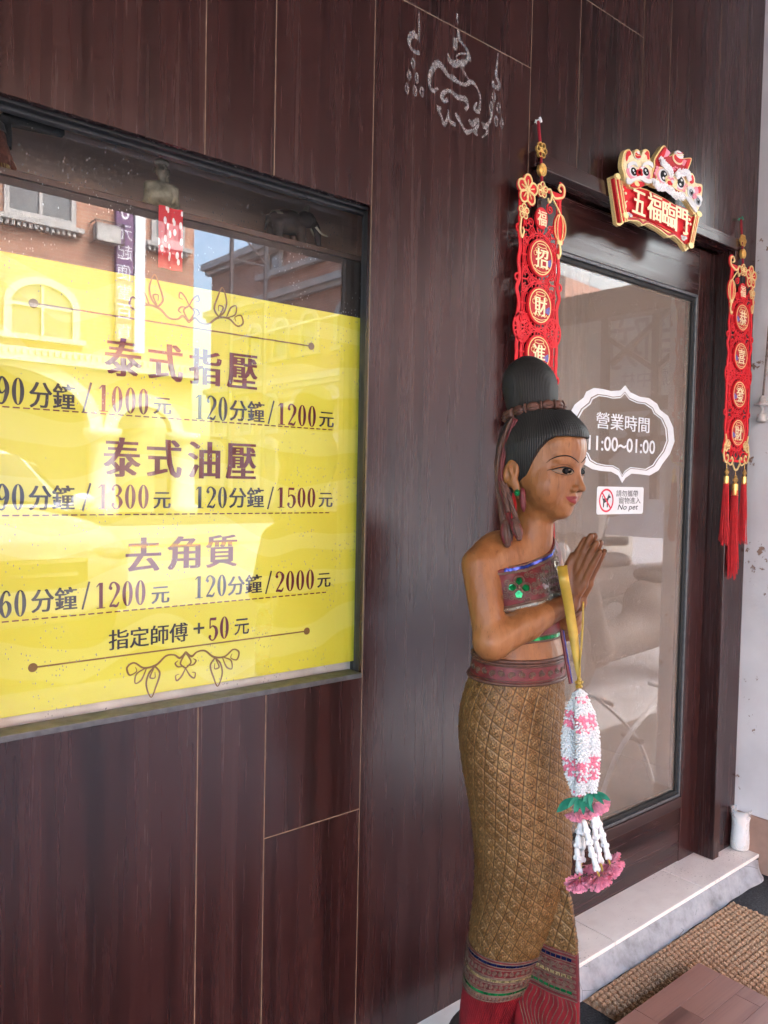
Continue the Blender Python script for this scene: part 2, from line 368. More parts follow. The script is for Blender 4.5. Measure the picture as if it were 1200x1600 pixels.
# ---- display niche behind the window
m_niche = wood('lightened_niche_veneer', (.60, .39, .28), (.70, .47, .35), (.78, .55, .42), .55, axis='x')  # veneer colour lightened in place of lamp light inside the niche
nic = thing('display_niche', 'brown veneered display niche behind the upper window pane', 'display niche')
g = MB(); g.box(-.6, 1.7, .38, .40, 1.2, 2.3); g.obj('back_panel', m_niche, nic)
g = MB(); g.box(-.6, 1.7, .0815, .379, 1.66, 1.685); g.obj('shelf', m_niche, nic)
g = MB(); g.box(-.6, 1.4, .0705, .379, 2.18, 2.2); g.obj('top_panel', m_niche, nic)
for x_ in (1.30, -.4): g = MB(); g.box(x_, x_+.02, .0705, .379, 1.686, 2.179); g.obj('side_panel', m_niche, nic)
# ---- door
door = thing('door', 'dark walnut shop door with one tall bronze tinted glass pane', 'door', (0, 0, 0))
GX0, GX1, GZ0, GZ1 = 1.68, 2.418, .335, 1.945
g = MB(); g.box(1.562, 1.665, .045, .085, .105, 2.10); g.box(2.4305, 2.533, .045, .085, .105, 2.10); g.obj('stile', m_wall, door, bevel=.0012)
g = MB(); g.box(1.6655, 2.430, .047, .085, 1.957, 2.10); g.box(1.6655, 2.430, .047, .085, .105, .285); g.obj('rail', m_wallx, door, bevel=.0012)
g = MB(); g.box(1.6655, 2.430, .042, .085, .2855, .322); g.obj('glazing_bead', wood('walnut_bead', (.016, .0065, .006), (.034, .0145, .013), (.055, .025, .021), .38, axis='x'), door, bevel=.003)
g = MB(); ring(g, 1.6655, 2.430, .3225, 1.9565, .010, .046, .08); g.obj('glazing_trim', m_grey, door, bevel=.002)
g = MB(); ring(g, 1.676, 2.4195, .333, 1.946, .012, .052, .078); g.obj('gasket', m_rubber, door, bevel=.002)
DG = .060
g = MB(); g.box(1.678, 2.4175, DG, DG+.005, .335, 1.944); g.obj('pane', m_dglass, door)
dfm = thing('door_frame', 'projecting dark walnut frame around the shop door', 'door frame')
g = MB(); g.box(1.5455, 1.5605, -.018, .09, .1004, 2.107); g.box(2.5372, 2.5775, -.018, .09, .1004, 2.107); g.obj('jamb', m_wall, dfm, bevel=.002)
g = MB(); g.box(1.5305, 2.5775, -.020, .09, 2.1073, 2.1447); g.obj('header', m_wallx, dfm, bevel=.002)
# ---- room behind the door
room = thing('shop_interior', 'dim brown room seen through the glass door', 'room')
m_room = M('brown_room_wall', (.5, .41, .34), .7, var=.12, vs=4)
g = MB(); g.box(1.40, 1.42, .0705, 2.2, 0, 2.6); g.box(3.2, 3.22, .0705, 2.2, 0, 2.6); g.box(1.40, 3.22, 2.2, 2.22, 0, 2.6); g.obj('wall', m_room, room)
g = MB(); g.box(1.40, 3.22, .1, 2.2, .06, .0985); g.obj('floor', M('room_floor', (.34, .27, .21), .4, vs=5), room)
g = MB(); g.box(1.40, 3.22, .0705, 2.2, 2.6, 2.62); g.obj('ceiling', m_room, room)
scr = MB(); xs = np.linspace(1.46, 3.15, 180)
scr.grid([[(x, 1.0+.012*math.sin(x*95), z) for z in (.14, 1.2, 2.4)] for x in xs])
tag(scr.obj('curtain', M('taupe_curtain', (.58, .48, .40), .9, var=.15, vs=300, stretch=(1, 1, .02)), smooth=True), 'taupe pleated curtain hanging inside the shop door', 'curtain')
# ---- arcade overhead
m_ceil = M('arcade_ceiling', (.05, .042, .038), .8, var=.1, vs=2)
arc = thing('arcade_roof', 'low arcade roof slab and front beam over the pavement', 'arcade')
g = MB(); g.box(-7, 5.3, -3.6, .6, 3.37, 3.5); g.obj('slab', m_ceil, arc)
g = MB(); g.box(-7, 5.3, -3.66, -3.40, 3.015, 3.369); g.obj('front_beam', M('brown_beam', (.045, .03, .024), .7, var=.2, vs=6), arc)
# ================================================================= STATUE
SB = aty(808, 900, -.29); SB[2] = 0.0
SRZ = R_(8)
_F = np.array([math.sin(SRZ), -math.cos(SRZ), 0]); _L = np.array([math.cos(SRZ), math.sin(SRZ), 0])
def loc(P):                       # world point -> statue coordinates (x = her left, y = behind her, z up)
    d = np.asarray(P)-SB; return np.array([d.dot(_L), -d.dot(_F), d[2]])
def sag(px, py, L=0.):            # where the line of sight of a photograph pixel meets the plane x = L of the statue
    r = ray(px, py); t = (L-(CAM-SB).dot(_L))/r.dot(_L); return loc(CAM+t*r)
CL = loc(CAM)
def lray(px, py):
    r = ray(px, py); return np.array([r.dot(_L), -r.dot(_F), r[2]])
TH = math.acos((CAM-SB)[:2].dot(_F[:2])/np.linalg.norm((CAM-SB)[:2]))
# ---- signed distance sculpting
class SDF:
    def __init__(s, lo, hi, h):
        s.lo = np.array(lo, float); s.h = h; s.n = np.ceil((np.array(hi)-s.lo)/h).astype(int)+1
        s.d = np.full(s.n, .05, np.float32)
    def sub(s, lo, hi, m):
        a = np.clip(np.floor((np.array(lo)-m-s.lo)/s.h).astype(int), 0, s.n-1); b = np.clip(np.ceil((np.array(hi)+m-s.lo)/s.h).astype(int)+1, 1, s.n)
        sl = tuple(slice(i, j) for i, j in zip(a, b))
        ax = [s.lo[k]+s.h*np.arange(a[k], b[k], dtype=np.float32) for k in range(3)]
        return sl, np.meshgrid(*ax, indexing='ij', sparse=True)
    def put(s, sl, q, k, op):
        d = s.d[sl]
        if op == 'u':
            hh = np.clip(.5+.5*(d-q)/k, 0, 1); s.d[sl] = q*hh+d*(1-hh)-k*hh*(1-hh)
        else:
            q = -q; hh = np.clip(.5-.5*(d-q)/k, 0, 1); s.d[sl] = q*hh+d*(1-hh)+k*hh*(1-hh)
    def ell(s, c, r, k=.01, op='u', M3=None):
        c, r = np.array(c, float), np.array(r, float); e = max(r)+2*k
        sl, (x, y, z) = s.sub(c-e, c+e, .012)
        X = [x-c[0], y-c[1], z-c[2]]
        if M3 is not None: X = [M3[i][0]*X[0]+M3[i][1]*X[1]+M3[i][2]*X[2] for i in range(3)]
        k0 = np.sqrt((X[0]/r[0])**2+(X[1]/r[1])**2+(X[2]/r[2])**2); k1 = np.sqrt((X[0]/r[0]**2)**2+(X[1]/r[1]**2)**2+(X[2]/r[2]**2)**2)
        s.put(sl, (k0*(k0-1)/np.maximum(k1, 1e-6)).astype(np.float32), k, op); return s
    def cap(s, a, b, ra, rb, k=.01, op='u', fl=None):
        """tapering capsule; fl=(axis vector, factor) flattens it along an axis"""
        a, b = np.array(a, float), np.array(b, float); e = max(ra, rb)+2*k
        sl, (x, y, z) = s.sub(np.minimum(a, b)-e, np.maximum(a, b)+e, .012)
        ba = b-a; X = (x-a[0], y-a[1], z-a[2])
        t = np.clip((X[0]*ba[0]+X[1]*ba[1]+X[2]*ba[2])/max(ba.dot(ba), 1e-12), 0, 1)
        D = [X[i]-t*ba[i] for i in range(3)]
        q2 = D[0]**2+D[1]**2+D[2]**2
        if fl is not None:
            ax, f = np.array(fl[0], float), fl[1]; p = D[0]*ax[0]+D[1]*ax[1]+D[2]*ax[2]; q2 = q2+p*p*(1/f**2-1)
        s.put(sl, (np.sqrt(q2)-(ra+(rb-ra)*t)).astype(np.float32), k, op); return s
    def mesh(s):
        d = s.d; h = s.h; ins = d < 0
        c = np.zeros(tuple(q-1 for q in d.shape), np.int8)
        for i in (0, 1):
            for j in (0, 1):
                for k in (0, 1): c += ins[i:d.shape[0]-1+i, j:d.shape[1]-1+j, k:d.shape[2]-1+k]
        cell = np.argwhere((c > 0) & (c < 8)); idx = -np.ones(c.shape, np.int32); idx[tuple(cell.T)] = np.arange(len(cell))
        S = np.zeros((len(cell), 3)); W = np.zeros(len(cell))
        cor = [(i, j, k) for i in (0, 1) for j in (0, 1) for k in (0, 1)]
        for a in cor:
            for b in cor:
                if sum(b)-sum(a) == 1 and all(y >= x for x, y in zip(a, b)):
                    da = d[tuple((cell+a).T)]; db = d[tuple((cell+b).T)]; m = (da < 0) != (db < 0)
                    t = np.where(m, da/np.where(m, da-db, 1), 0)[:, None]
                    S += np.where(m[:, None], np.array(a)+t*(np.array(b)-np.array(a)), 0); W += m
        V = s.lo+h*(cell+S/W[:, None]); F = []
        for ax in range(3):
            u, v = (ax+1) % 3, (ax+2) % 3; e = np.zeros(3, int); e[ax] = 1
            A = ins[tuple(slice(0, -1) if k == ax else slice(None) for k in range(3))]; B = ins[tuple(slice(1, None) if k == ax else slice(None) for k in range(3))]
            ed = np.argwhere(A != B); ed = ed[(ed[:, u] > 0) & (ed[:, v] > 0) & (ed[:, u] < d.shape[u]-1) & (ed[:, v] < d.shape[v]-1)]
            eu = np.zeros(3, int); eu[u] = 1; ev = np.zeros(3, int); ev[v] = 1
            q = np.stack([idx[tuple((ed-eu-ev).T)], idx[tuple((ed-ev).T)], idx[tuple(ed.T)], idx[tuple((ed-eu).T)]], 1)
            fl = ~A[tuple(ed.T)]; q[fl] = q[fl][:, ::-1]; F.append(q[(q >= 0).all(1)])
        return V, np.concatenate(F)
def sdf_obj(name, s, mat, parent, keepmesh=None):
    V, F = s.mesh(); me = bpy.data.meshes.new(name); me.from_pydata(V.tolist(), [], F.tolist()); me.update()
    me.polygons.foreach_set('use_smooth', [True]*len(me.polygons)); me.materials.append(mat)
    o = bpy.data.objects.new(name, me); C.objects.link(o); o.parent = parent; return o, V, F
def bvh(V, F): return BVHTree.FromPolygons([Vector(v) for v in V], [tuple(int(i) for i in f) for f in F])
# ---- materials
t = NT('carved_skin_wood')
gr = t.noise(60, t.coord((1, 1, .10)), 7, .68, .5); bl = t.noise(11, None, 5, .6); ch = t.n('ShaderNodeTexVoronoi', {'Vector': t.coord((1, 1, .5)), 'Scale': 75.}).outputs['Distance']
f = t.math('ADD', t.math('MULTIPLY', gr, .55), t.math('MULTIPLY', bl, .45))
skin = t.ramp(f, [(.32, (.165, .058, .019)), (.48, (.230, .087, .030)), (.70, (.310, .132, .050))])
pores = t.math('GREATER_THAN', t.noise(340, t.coord((1, 1, .12)), 2), .66)
skin = t.mix(t.math('MULTIPLY', pores, .38), skin, (.05, .018, .008))
t.p(col=skin, rough=t.ramp(gr, [(.3, .34), (.7, .52)]), spec=.28, coat=.05, crough=.25, nor=t.bump(ch, .0022, .6, t.bump(gr, .0009, .8))); m_skin = t.m
m_hand = M('dark_hand_wood', (.155, .062, .03), .42, var=.3, vs=70, stretch=(1, 1, .2), bump=.0003)
def groove_mat(name, yc, n, swirl=0.0, col=(.010, .0098, .010), lite=(.030, .029, .028)):
    t = NT(name); sx = t.n('ShaderNodeSeparateXYZ', {0: t.coord()})
    ph = t.math('ARCTAN2', sx.outputs[0], t.math('SUBTRACT', sx.outputs[1], yc))
    ph = t.math('ADD', ph, t.math('MULTIPLY', t.noise(14), .06))
    s = t.math('SINE', t.math('ADD', t.math('MULTIPLY', ph, n), t.math('MULTIPLY', sx.outputs[2], swirl)))
    h = t.math('ADD', t.math('MULTIPLY', s, .5), .5)
    wear = t.ramp(t.noise(26, None, 5), [(.4, 0.), (.75, 1.)])
    c = t.ramp(h, [(.25, tuple(q*.55 for q in col)), (.8, lite)])
    t.p(col=t.mix(t.math('MULTIPLY', wear, .22), c, (.055, .05, .045)), spec=.2, rough=.5, nor=t.bump(h, .0010, 1.)); return t.m
m_hair = groove_mat('grooved_black_hair', -.028, 130)
m_bun = groove_mat('grooved_black_bun', -.018, 105)
m_carv = M('carved_brown_relief', (.085, .036, .025), .5, var=.35, vs=80, bump=.0004)
m_sashred = M('old_red_paint', (.105, .011, .013), .5, var=.4, vs=60, bump=.0004)
m_hemred = M('crimson_paint', (.165, .008, .012), .45, var=.4, vs=50, bump=.0004, stretch=(1, 1, .3))
m_relief = M('raised_brown_scroll', (.115, .068, .046), .5, var=.35, vs=120)
m_blue = M('blue_mirror_mosaic', (.04, .07, .33), .12, .6, var=.5, vs=150)
m_navy = M('navy_mirror_mosaic', (.012, .018, .07), .1, .6, var=.5, vs=150)
m_green = M('green_mirror_mosaic', (.006, .16, .045), .1, .55, var=.7, vs=130)
m_mirror = M('clear_mirror_mosaic', (.42, .38, .30), .25, .7, var=.3, vs=130)
m_oldgold = M('tarnished_gold_mosaic', (.35, .27, .13), .3, .6, var=.4, vs=150)
STAT = thing('wooden_statue', 'tall carved wooden statue of a woman with pressed palms and gold patterned skirt', 'statue', tuple(SB), SRZ)
# ---- body ------------------------------------------------------------
S = SDF((-.20, -.18, .975), (.20, .10, 1.47), .0019)
# torso  (coordinates: x = left, y = back, z)
S.ell((0, -.008, 1.02), (.094, .074, .10), .02); S.ell((0, -.000, 1.125), (.108, .070, .115), .03)
S.cap((-.092, .006, 1.194), (.092, .006, 1.194), .039, .039, .03); S.cap((-.06, .004, 1.212), (.06, .004, 1.212), .036, .036, .03)
for q in (-1, 1): S.ell((q*.046, -.046, 1.132), (.043, .040, .044), .022)
S.ell((0, -.036, .99), (.075, .055, .05), .03)
S.cap((0, -.030, 1.19), (0, -.038, 1.31), .038, .034, .028)
torso = S.d.copy()
# head
HC = (0, -.044, 1.395)
S.ell(HC, (.068, .080, .085), .02)
S.ell((0, -.066, 1.345), (.0595, .054, .062), .025)
S.cap((0, -.056, 1.318), (0, -.081, 1.302), .044, .024, .02)
S.ell((0, -.094, 1.2935), (.019, .0145, .014), .014)
for q in (-1, 1): S.ell((q*.036, -.079, 1.331), (.029, .029, .034), .018)
S.ell((0, -.104, 1.412), (.045, .018, .026), .025)
for q in (-1, 1):
    S.ell((q*.0335, -.124, 1.3655), (.016, .0115, .0105), .012, 's')
    S.ell((q*.0335, -.1015, 1.3625), (.019, .0135, .0125), .006)
    S.cap((q*.012, -.115, 1.378), (q*.045, -.1065, 1.385), .004, .004, .012)
S.cap((0, -.1080, 1.384), (0, -.1285, 1.338), .0058, .0078, .007)
S.ell((0, -.1325, 1.3325), (.0074, .0066, .0060), .005)
for q in (-1, 1): S.ell((q*.0102, -.121, 1.3315), (.0070, .0085, .0062), .004)
for q in (-1, 1): S.ell((q*.0055, -.1295, 1.3255), (.0028, .004, .002), .002, 's')
S.cap((0, -.114, 1.325), (0, -.117, 1.3200), .003, .003, .004)
for q in (-1, 1):
    S.cap((q*.003, -.1155, 1.3170), (q*.024, -.1065, 1.3170), .0040, .0022, .005)
    S.cap((q*.000, -.1135, 1.3085), (q*.020, -.1065, 1.3135), .0058, .0028, .005)
S.cap((-.016, -.1185, 1.3138), (.016, -.1185, 1.3138), .0008, .0008, .002, 's')
# ears
for q in (-1, 1):
    S.ell((q*.0715, -.026, 1.358), (.0075, .0165, .0265), .004, M3=[(1, 0, 0), (0, .97, .24), (0, -.24, .97)])
    S.ell((q*.0795, -.029, 1.361), (.0062, .0095, .0165), .003, 's', M3=[(1, 0, 0), (0, .97, .24), (0, -.24, .97)])
    S.cap((q*.0755, -.027, 1.366), (q*.0745, -.033, 1.348), .0036, .0036, .003)
    S.cap((q*.072, -.036, 1.338), (q*.071, -.042, 1.318), .0085, .0062, .006, fl=((1, 0, 0), .6))
# arms
WR = {}
for q in (-1, 1):
    el = sag(768, 1003, -.130); el[0] *= -q
    S.cap((q*.116, .008, 1.190), el, .0325, .0300, .010)
    wr = sag(878, 948, -.016); wr[0] = q*.0185
    S.cap(el, el+(wr-el)*.5, .032, .0285, .012); S.cap(el+(wr-el)*.5, wr, .0285, .0185, .008)
    WR[q] = wr
# hands: two palms pressed together, pointing up and forward
tips = [(913, 843), (922, 838), (931, 849), (937, 862)]; knk = [(892, 893), (899, 896), (906, 903), (911, 913)]
pips = [(904, 862), (912, 862), (920, 871), (926, 882)]
for q in (-1, 1):
    wr = WR[q]; base = sag(893, 945, -.014); base[0] = q*.0125
    for (kx, ky) in knk:
        k0 = sag(kx, ky, -.012); k0[0] = q*.0105
        S.cap(wr*.35+base*.65+np.array([0, 0, 0]), k0, .0120, .0092, .006, fl=((1, 0, 0), .85))
    S.cap(wr, base, .0175, .014, .008)
    for i in range(4):
        k0, pm_, tp = (sag(*v[i], -.010) for v in (knk, pips, tips))
        k0[0], pm_[0], tp[0] = q*.0105, q*.0088, q*.0074
        r = (.0074, .0076, .0074, .0064)[i]
        S.cap(k0, pm_, r+.0006, r, .0022); S.cap(pm_, tp, r, r*.78, .002)
    th0, th1, th2 = sag(886, 925, -.02), sag(883, 893, -.022), sag(892, 868, -.018)
    th0[0], th1[0], th2[0] = q*.018, q*.018, q*.0105
    S.cap(th0, th1, .0115, .0092, .007); S.cap(th1, th2, .0088, .0062, .003)
_zz = S.lo[2]+S.h*np.arange(S.n[2]); S.d = np.maximum(S.d, (sag(812, 1026)[2]-_zz)[None, None, :].astype(np.float32))
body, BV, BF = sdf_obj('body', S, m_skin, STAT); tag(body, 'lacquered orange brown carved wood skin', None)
BT = bvh(BV, BF)
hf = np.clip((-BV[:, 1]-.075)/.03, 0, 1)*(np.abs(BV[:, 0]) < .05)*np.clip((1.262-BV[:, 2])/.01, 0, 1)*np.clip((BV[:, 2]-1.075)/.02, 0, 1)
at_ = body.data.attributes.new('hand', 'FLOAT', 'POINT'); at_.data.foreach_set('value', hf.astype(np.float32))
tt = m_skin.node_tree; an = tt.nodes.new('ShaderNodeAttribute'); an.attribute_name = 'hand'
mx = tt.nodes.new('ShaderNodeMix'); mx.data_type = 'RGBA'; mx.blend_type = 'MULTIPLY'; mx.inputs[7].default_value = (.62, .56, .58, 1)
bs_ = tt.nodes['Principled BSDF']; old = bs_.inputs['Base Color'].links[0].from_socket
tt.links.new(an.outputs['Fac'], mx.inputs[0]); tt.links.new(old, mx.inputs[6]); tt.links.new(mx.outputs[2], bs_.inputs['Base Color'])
# ---- painted features laid on the carved surface
def onbody(px, py, lift, tree=None):
    h, nrm, i, d = (tree or BT).ray_cast(Vector(CL), Vector(lray(px, py)).normalized())
    if h is None: return None
    return np.array(h)+np.array(nrm)*lift, np.array(nrm)
def mir(P): P = np.array(P, float).copy(); P[..., 0] *= -1; return P
def painted(name, pxpath, rad, mat, lift=.0003, both=True, n=4, flat=.35, parent=None):
    pts = [onbody(x, y, lift) for x, y in cat(pxpath, n)]; pts = [p[0] for p in pts if p is not None]
    r = np.interp(np.linspace(0, 1, len(pts)), np.linspace(0, 1, len(rad)), rad)
    out = []
    for q in ((0, 1) if both else (0,)):
        mb = MB(); mb.tube(mir(pts) if q else pts, r, 6, flat=1); out.append(mb.obj(name, mat, parent or STAT, smooth=True))
    return out
def patch(name, poly, mat, lift=.0004, both=True, step=1.1, dome=0., parent=None):
    """thin painted or inlaid patch: polygon in photograph pixels laid on the carving"""
    P = np.array(poly, float); lo, hi = P.min(0), P.max(0)
    xs = np.arange(lo[0], hi[0]+step, step); ys = np.arange(lo[1], hi[1]+step, step)
    def inside(x, y):
        c = False; j = len(P)-1
        for i in range(len(P)):
            if (P[i, 1] > y) != (P[j, 1] > y) and x < (P[j, 0]-P[i, 0])*(y-P[i, 1])/(P[j, 1]-P[i, 1])+P[i, 0]: c = not c
            j = i
        return c
    cen = P.mean(0); res = []
    rings = 5; m = len(P)
    V = []; ok = True
    for k in range(rings+1):
        f = k/rings
        for p in P:
            h = onbody(*(cen+(p-cen)*f), lift+dome*(1-f*f))
            if h is None: return []
            V.append(h[0])
    F = []
    for k in range(rings):
        for i in range(m):
            j = (i+1) % m; a, b = k*m+i, k*m+j; F.append((a, b, b+m, a+m))
    for q in ((0, 1) if both else (0,)):
        mb = MB(); mb.add(mir(V) if q else V, F); res.append(mb.obj(name, mat, parent or STAT, smooth=True))
    return res
m_ink = M('black_paint', (.006, .0055, .006), .6, spec=.15)
m_eye = M('eye_tan_white', (.125, .082, .052), .4)
m_iris = M('eye_grey', (.004, .0035, .0035), .8, spec=.03)
m_lip = M('lip_red', (.17, .012, .012), .35, var=.15)
# ---- hair
HS = SDF((-.10, -.15, 1.29), (.10, .08, 1.50), .0016)
HS.ell((0, -.043, 1.395), (.0735, .0865, .089), .01)
HS.cap((0, -.046, 1.415), (0, -.030, 1.478), .074, .047, .02)
HS.cap((0, -.109, 1.432), (0, -.080, 1.452), .0215, .030, .02); HS.cap((-.03, -.098, 1.431), (.03, -.098, 1.431), .021, .021, .025)
ys = HS.lo[1]+HS.h*np.arange(HS.n[1]); zs_ = HS.lo[2]+HS.h*np.arange(HS.n[2])
zh = np.interp(ys, [-.15, -.118, -.104, -.092, -.080, -.068, -.055, -.04, 0, .05], [1.426, 1.426, 1.424, 1.417, 1.402, 1.380, 1.353, 1.332, 1.318, 1.312])
cut = (zh[None, :, None]-zs_[None, None, :])*.75
HS.d = np.maximum(HS.d, cut.astype(np.float32)); HS.d = np.maximum(HS.d, (zs_[None, None, :]-1.476).astype(np.float32))
hair, HV, HF = sdf_obj('hair', HS, m_hair, STAT)
t_ = np.linspace(0, 1, 34); pr = []
for tt_ in t_:
    z = 1.466+.1165*math.sin(tt_*math.pi/2)**1.0 if tt_ > 0 else 1.466
    k = (z-1.466)/.1165
    r = np.interp(k, [0, .12, .3, .46, .6, .71, .84, .93, .98, 1], [.0440, .0468, .0508, .0522, .0507, .0470, .0370, .0245, .0125, .001])
    pr.append((r, z, -.024+.014*k))
n_ = 96; an_ = np.arange(n_)*2*math.pi/n_
mb = MB(); P = np.array([[(r*math.cos(a), y+r*math.sin(a), z) for a in an_] for r, z, y in pr]); mb.grid(P, wrap_v=True)
mb.f.append(tuple(mb.n-n_+i for i in range(n_))); mb.obj('bun', m_bun, STAT, smooth=True)
# carved band of petals round the bun
mb = MB(); N = 12
bc = np.array([0, -.027, 1.474])
def bandp(a, r, dz=0): 
    p = bc+np.array([r*math.sin(a), -r*math.cos(a), dz]); p[2] += (.012*math.cos(a))*1.0; return p
mb.tube([bandp(a, .0485) for a in np.linspace(0, 2*math.pi, 60)], .0062, 10, caps=False)
for i in range(N):
    a0 = 2*math.pi*i/N; c = bandp(a0, .0525); tg = np.array([math.cos(a0), math.sin(a0), -.2*math.sin(a0)]); nr = np.array([math.sin(a0), -math.cos(a0), 0])
    up_ = np.cross(tg, nr)
    mb.ell(c, tg*.0125, up_*.0095, nr*.0060, 12, 8); mb.ell(c+nr*.0045, tg*.0085, up_*.0022, nr*.0042, 8, 6); mb.ell(c+nr*.0035+up_*.0052, tg*.0085, up_*.0020, nr*.004, 8, 6)
    c2 = bandp(a0+math.pi/N, .0535); mb.ell(c2, tg*.0022, up_*.0105, nr*.0066, 8, 6)
mb.obj('hair_band', m_carv, STAT, smooth=True)
# ---- hanging plaited tassels behind each ear
def tassels(q):
    def S_(px, py, L): p = sag(px, py, -L); p[0] *= -q; return p
    red = MB(); br = MB()
    runs = [([(803, 653), (792, 672), (784, 700), (778, 735), (779, 770), (784, 800), (787, 826)], .058, .080, .0052),
            ([(806, 655), (796, 680), (788, 706), (783, 735), (785, 770), (793, 800), (797, 820)], .060, .088, .0050),
            ([(800, 657), (788, 680), (780, 705), (776, 725), (779, 750), (784, 770)], .050, .074, .0046),
            ([(788, 756), (795, 775), (802, 797), (809, 818)], .086, .088, .0048),
            ([(784, 752), (789, 775), (794, 800)], .090, .094, .0040)]
    for k, (pp, l0, l1, r) in enumerate(runs):
        P = cat([S_(x, y, l0+(l1-l0)*i/(len(pp)-1)) for i, (x, y) in enumerate(pp)], 6)
        for s_ in range(3):     # plaited strands
            a = np.linspace(0, 7, len(P))+s_*2.09
            off = np.stack([np.cos(a)*.6, np.sin(a), np.zeros_like(a)], 1)*r*.55
            (br if k != 1 else red).tube(P+off, r*.62, 7)
    for (c0, c1, L, w) in (((790, 815), (793, 852), .090, .0115), ((803, 812), (811, 842), .091, .0098)):
        a, b = S_(*c0, L), S_(*c1, L)
        for s_ in range(7):
            th = 2*math.pi*s_/7; o_ = np.array([math.cos(th), math.sin(th), 0])
            tt2 = np.linspace(0, 1, 12); rad = w*np.sin(math.pi*(tt2*.82+.09))**.7
            Pq = a+(b-a)*tt2[:, None]+o_*rad[:, None]*.62
            (red if s_ % 3 == 0 else br).tube(Pq, np.maximum(rad*.46, .0006), 7)
        for z_ in (.06, .95): br.ell(a+(b-a)*z_, w*.62)
    return red, br
for q in (-1,):
    red, br = tassels(q)
    o = br.obj('hair_tassel', m_carv, STAT, smooth=True); red.obj('cord', m_sashred, o, smooth=True)
# ---- earrings
for q in (-1, 1):
    def E_(px, py, L=.0775): p = sag(px, py, -L); p[0] *= -q; return p
    a, b = E_(816, 762), E_(818, 800); mb = MB()
    tt2 = np.linspace(0, 1, 14); rr = np.interp(tt2, [0, .15, .45, .8, 1], [.002, .0052, .0058, .0050, .0015])
    mb.tube(a+(b-a)*tt2[:, None], rr*(1+.08*np.sin(tt2*34)), 12)
    o = mb.obj('earring', m_sashred, STAT, smooth=True)
    mb = MB(); c = E_(808, 770, .084)
    for s_ in range(8):
        th = s_*math.pi/4; mb.ell(c+np.array([0, math.cos(th), math.sin(th)])*.0046, .0019)
    mb.ell(c, (.0036, .0036, .0036)); mb.obj('gem', m_green, o, smooth=True)
# ---- face paint
painted('eyebrow', [(854, 723), (862, 717), (873, 713), (884, 712), (893, 714), (900, 719), (904, 723)], [.0004, .0010, .0013, .0012, .0009, .0004], m_ink)
patch('eye', [(862, 735), (870, 732.3), (879, 731), (888, 731.8), (894, 735), (896, 738), (893, 740.3), (885, 741.3), (875, 740), (868, 738)], m_eye, .0004)
patch('iris', [(x, y) for x, y in circ((885.4, 735.9), 7.6, 5.2, 18)], m_iris, .0008)
patch('pupil', [(x, y) for x, y in circ((885, 735.6), 3.2, 3.2, 14)], m_ink, .0011)
painted('upper_lid', [(855, 735), (865, 733.2), (873, 731.2), (881, 730), (889, 731), (894.5, 734.3), (897, 738.3)], [.0004, .0011, .0014, .0015, .0013, .0005], m_ink, .0009)
painted('lower_lid', [(862, 735), (869, 738.5), (877, 741), (886, 742.3), (893, 741), (896, 738.5)], [.0003, .0005, .0006, .0005, .0003], m_ink, .0006)
painted('lid_crease', [(863, 730), (872, 727), (882, 725.8), (890, 727.3), (896, 732)], [.0003, .0005, .0005, .0003], M('brown_paint', (.06, .024, .012), .5), .0003)
def bodypatch(name, fn_z, x1, mat, nx=30, nz=8, y0=-.2, lift=.0006):
    """patch over the middle of the face, cast straight from the front"""
    V = []; 
    for i in range(nx+1):
        x = -x1+2*x1*i/nx; z0, z1 = fn_z(abs(x)/x1)
        for j in range(nz+1):
            h = BT.ray_cast(Vector((x, y0, z0+(z1-z0)*j/nz)), Vector((0, 1, 0)))
            V.append(np.array(h[0])+np.array(h[1])*lift)
    mb = MB(); mb.grid(np.array(V).reshape(nx+1, nz+1, 3)); return mb.obj(name, mat, STAT, smooth=True)
bodypatch('upper_lip', lambda u: (1.3140+.0036*u*u, 1.3140+.0036*u*u+max(.0003, .0048*(1-u**1.8)-.0012*max(0, 1-u*6))), .0250, m_lip)
bodypatch('lower_lip', lambda u: (1.3136+.0036*u*u-max(.0003, .0086*(1-u**1.6)), 1.3136+.0036*u*u), .0235, m_lip)
# ---- one-shouldered top
TS = SDF((-.20, -.18, .975), (.20, .10, 1.47), .0019)
TS.d = torso-.0032
gx, gy, gz = np.meshgrid(*[TS.lo[k]+TS.h*np.arange(TS.n[k]) for k in range(3)], indexing='ij', sparse=True)
ZX = [(-.14, 1.170)]; 
for q_ in ((778, 891), (800, 885), (825, 878), (848, 869), (860, 859), (868, 848)):
    h_ = BT.ray_cast(Vector(CL), Vector(lray(*q_)).normalized())[0]
    if h_ is not None and h_[1] < .02 and h_[0] > ZX[-1][0]+.004: ZX.append((h_[0], h_[2]))

ZX += [(max(.055, ZX[-1][0]+.03), 1.262), (.12, 1.30), (.16, 1.30)]
ztop = np.interp(gx, [q_[0] for q_ in ZX], [q_[1] for q_ in ZX])
TS.d = np.maximum(TS.d, ((gz-ztop)*.8).astype(np.float32)); TS.d = np.maximum(TS.d, (1.036+.012*np.clip(-gy/.07, -1, 1)-gz).astype(np.float32))
TS.d = np.maximum(TS.d, (np.abs(gx-.005)-.118).astype(np.float32))
top, TV, TF = sdf_obj('one_shoulder_top', TS, m_sashred, STAT); TB = bvh(TV, TF)
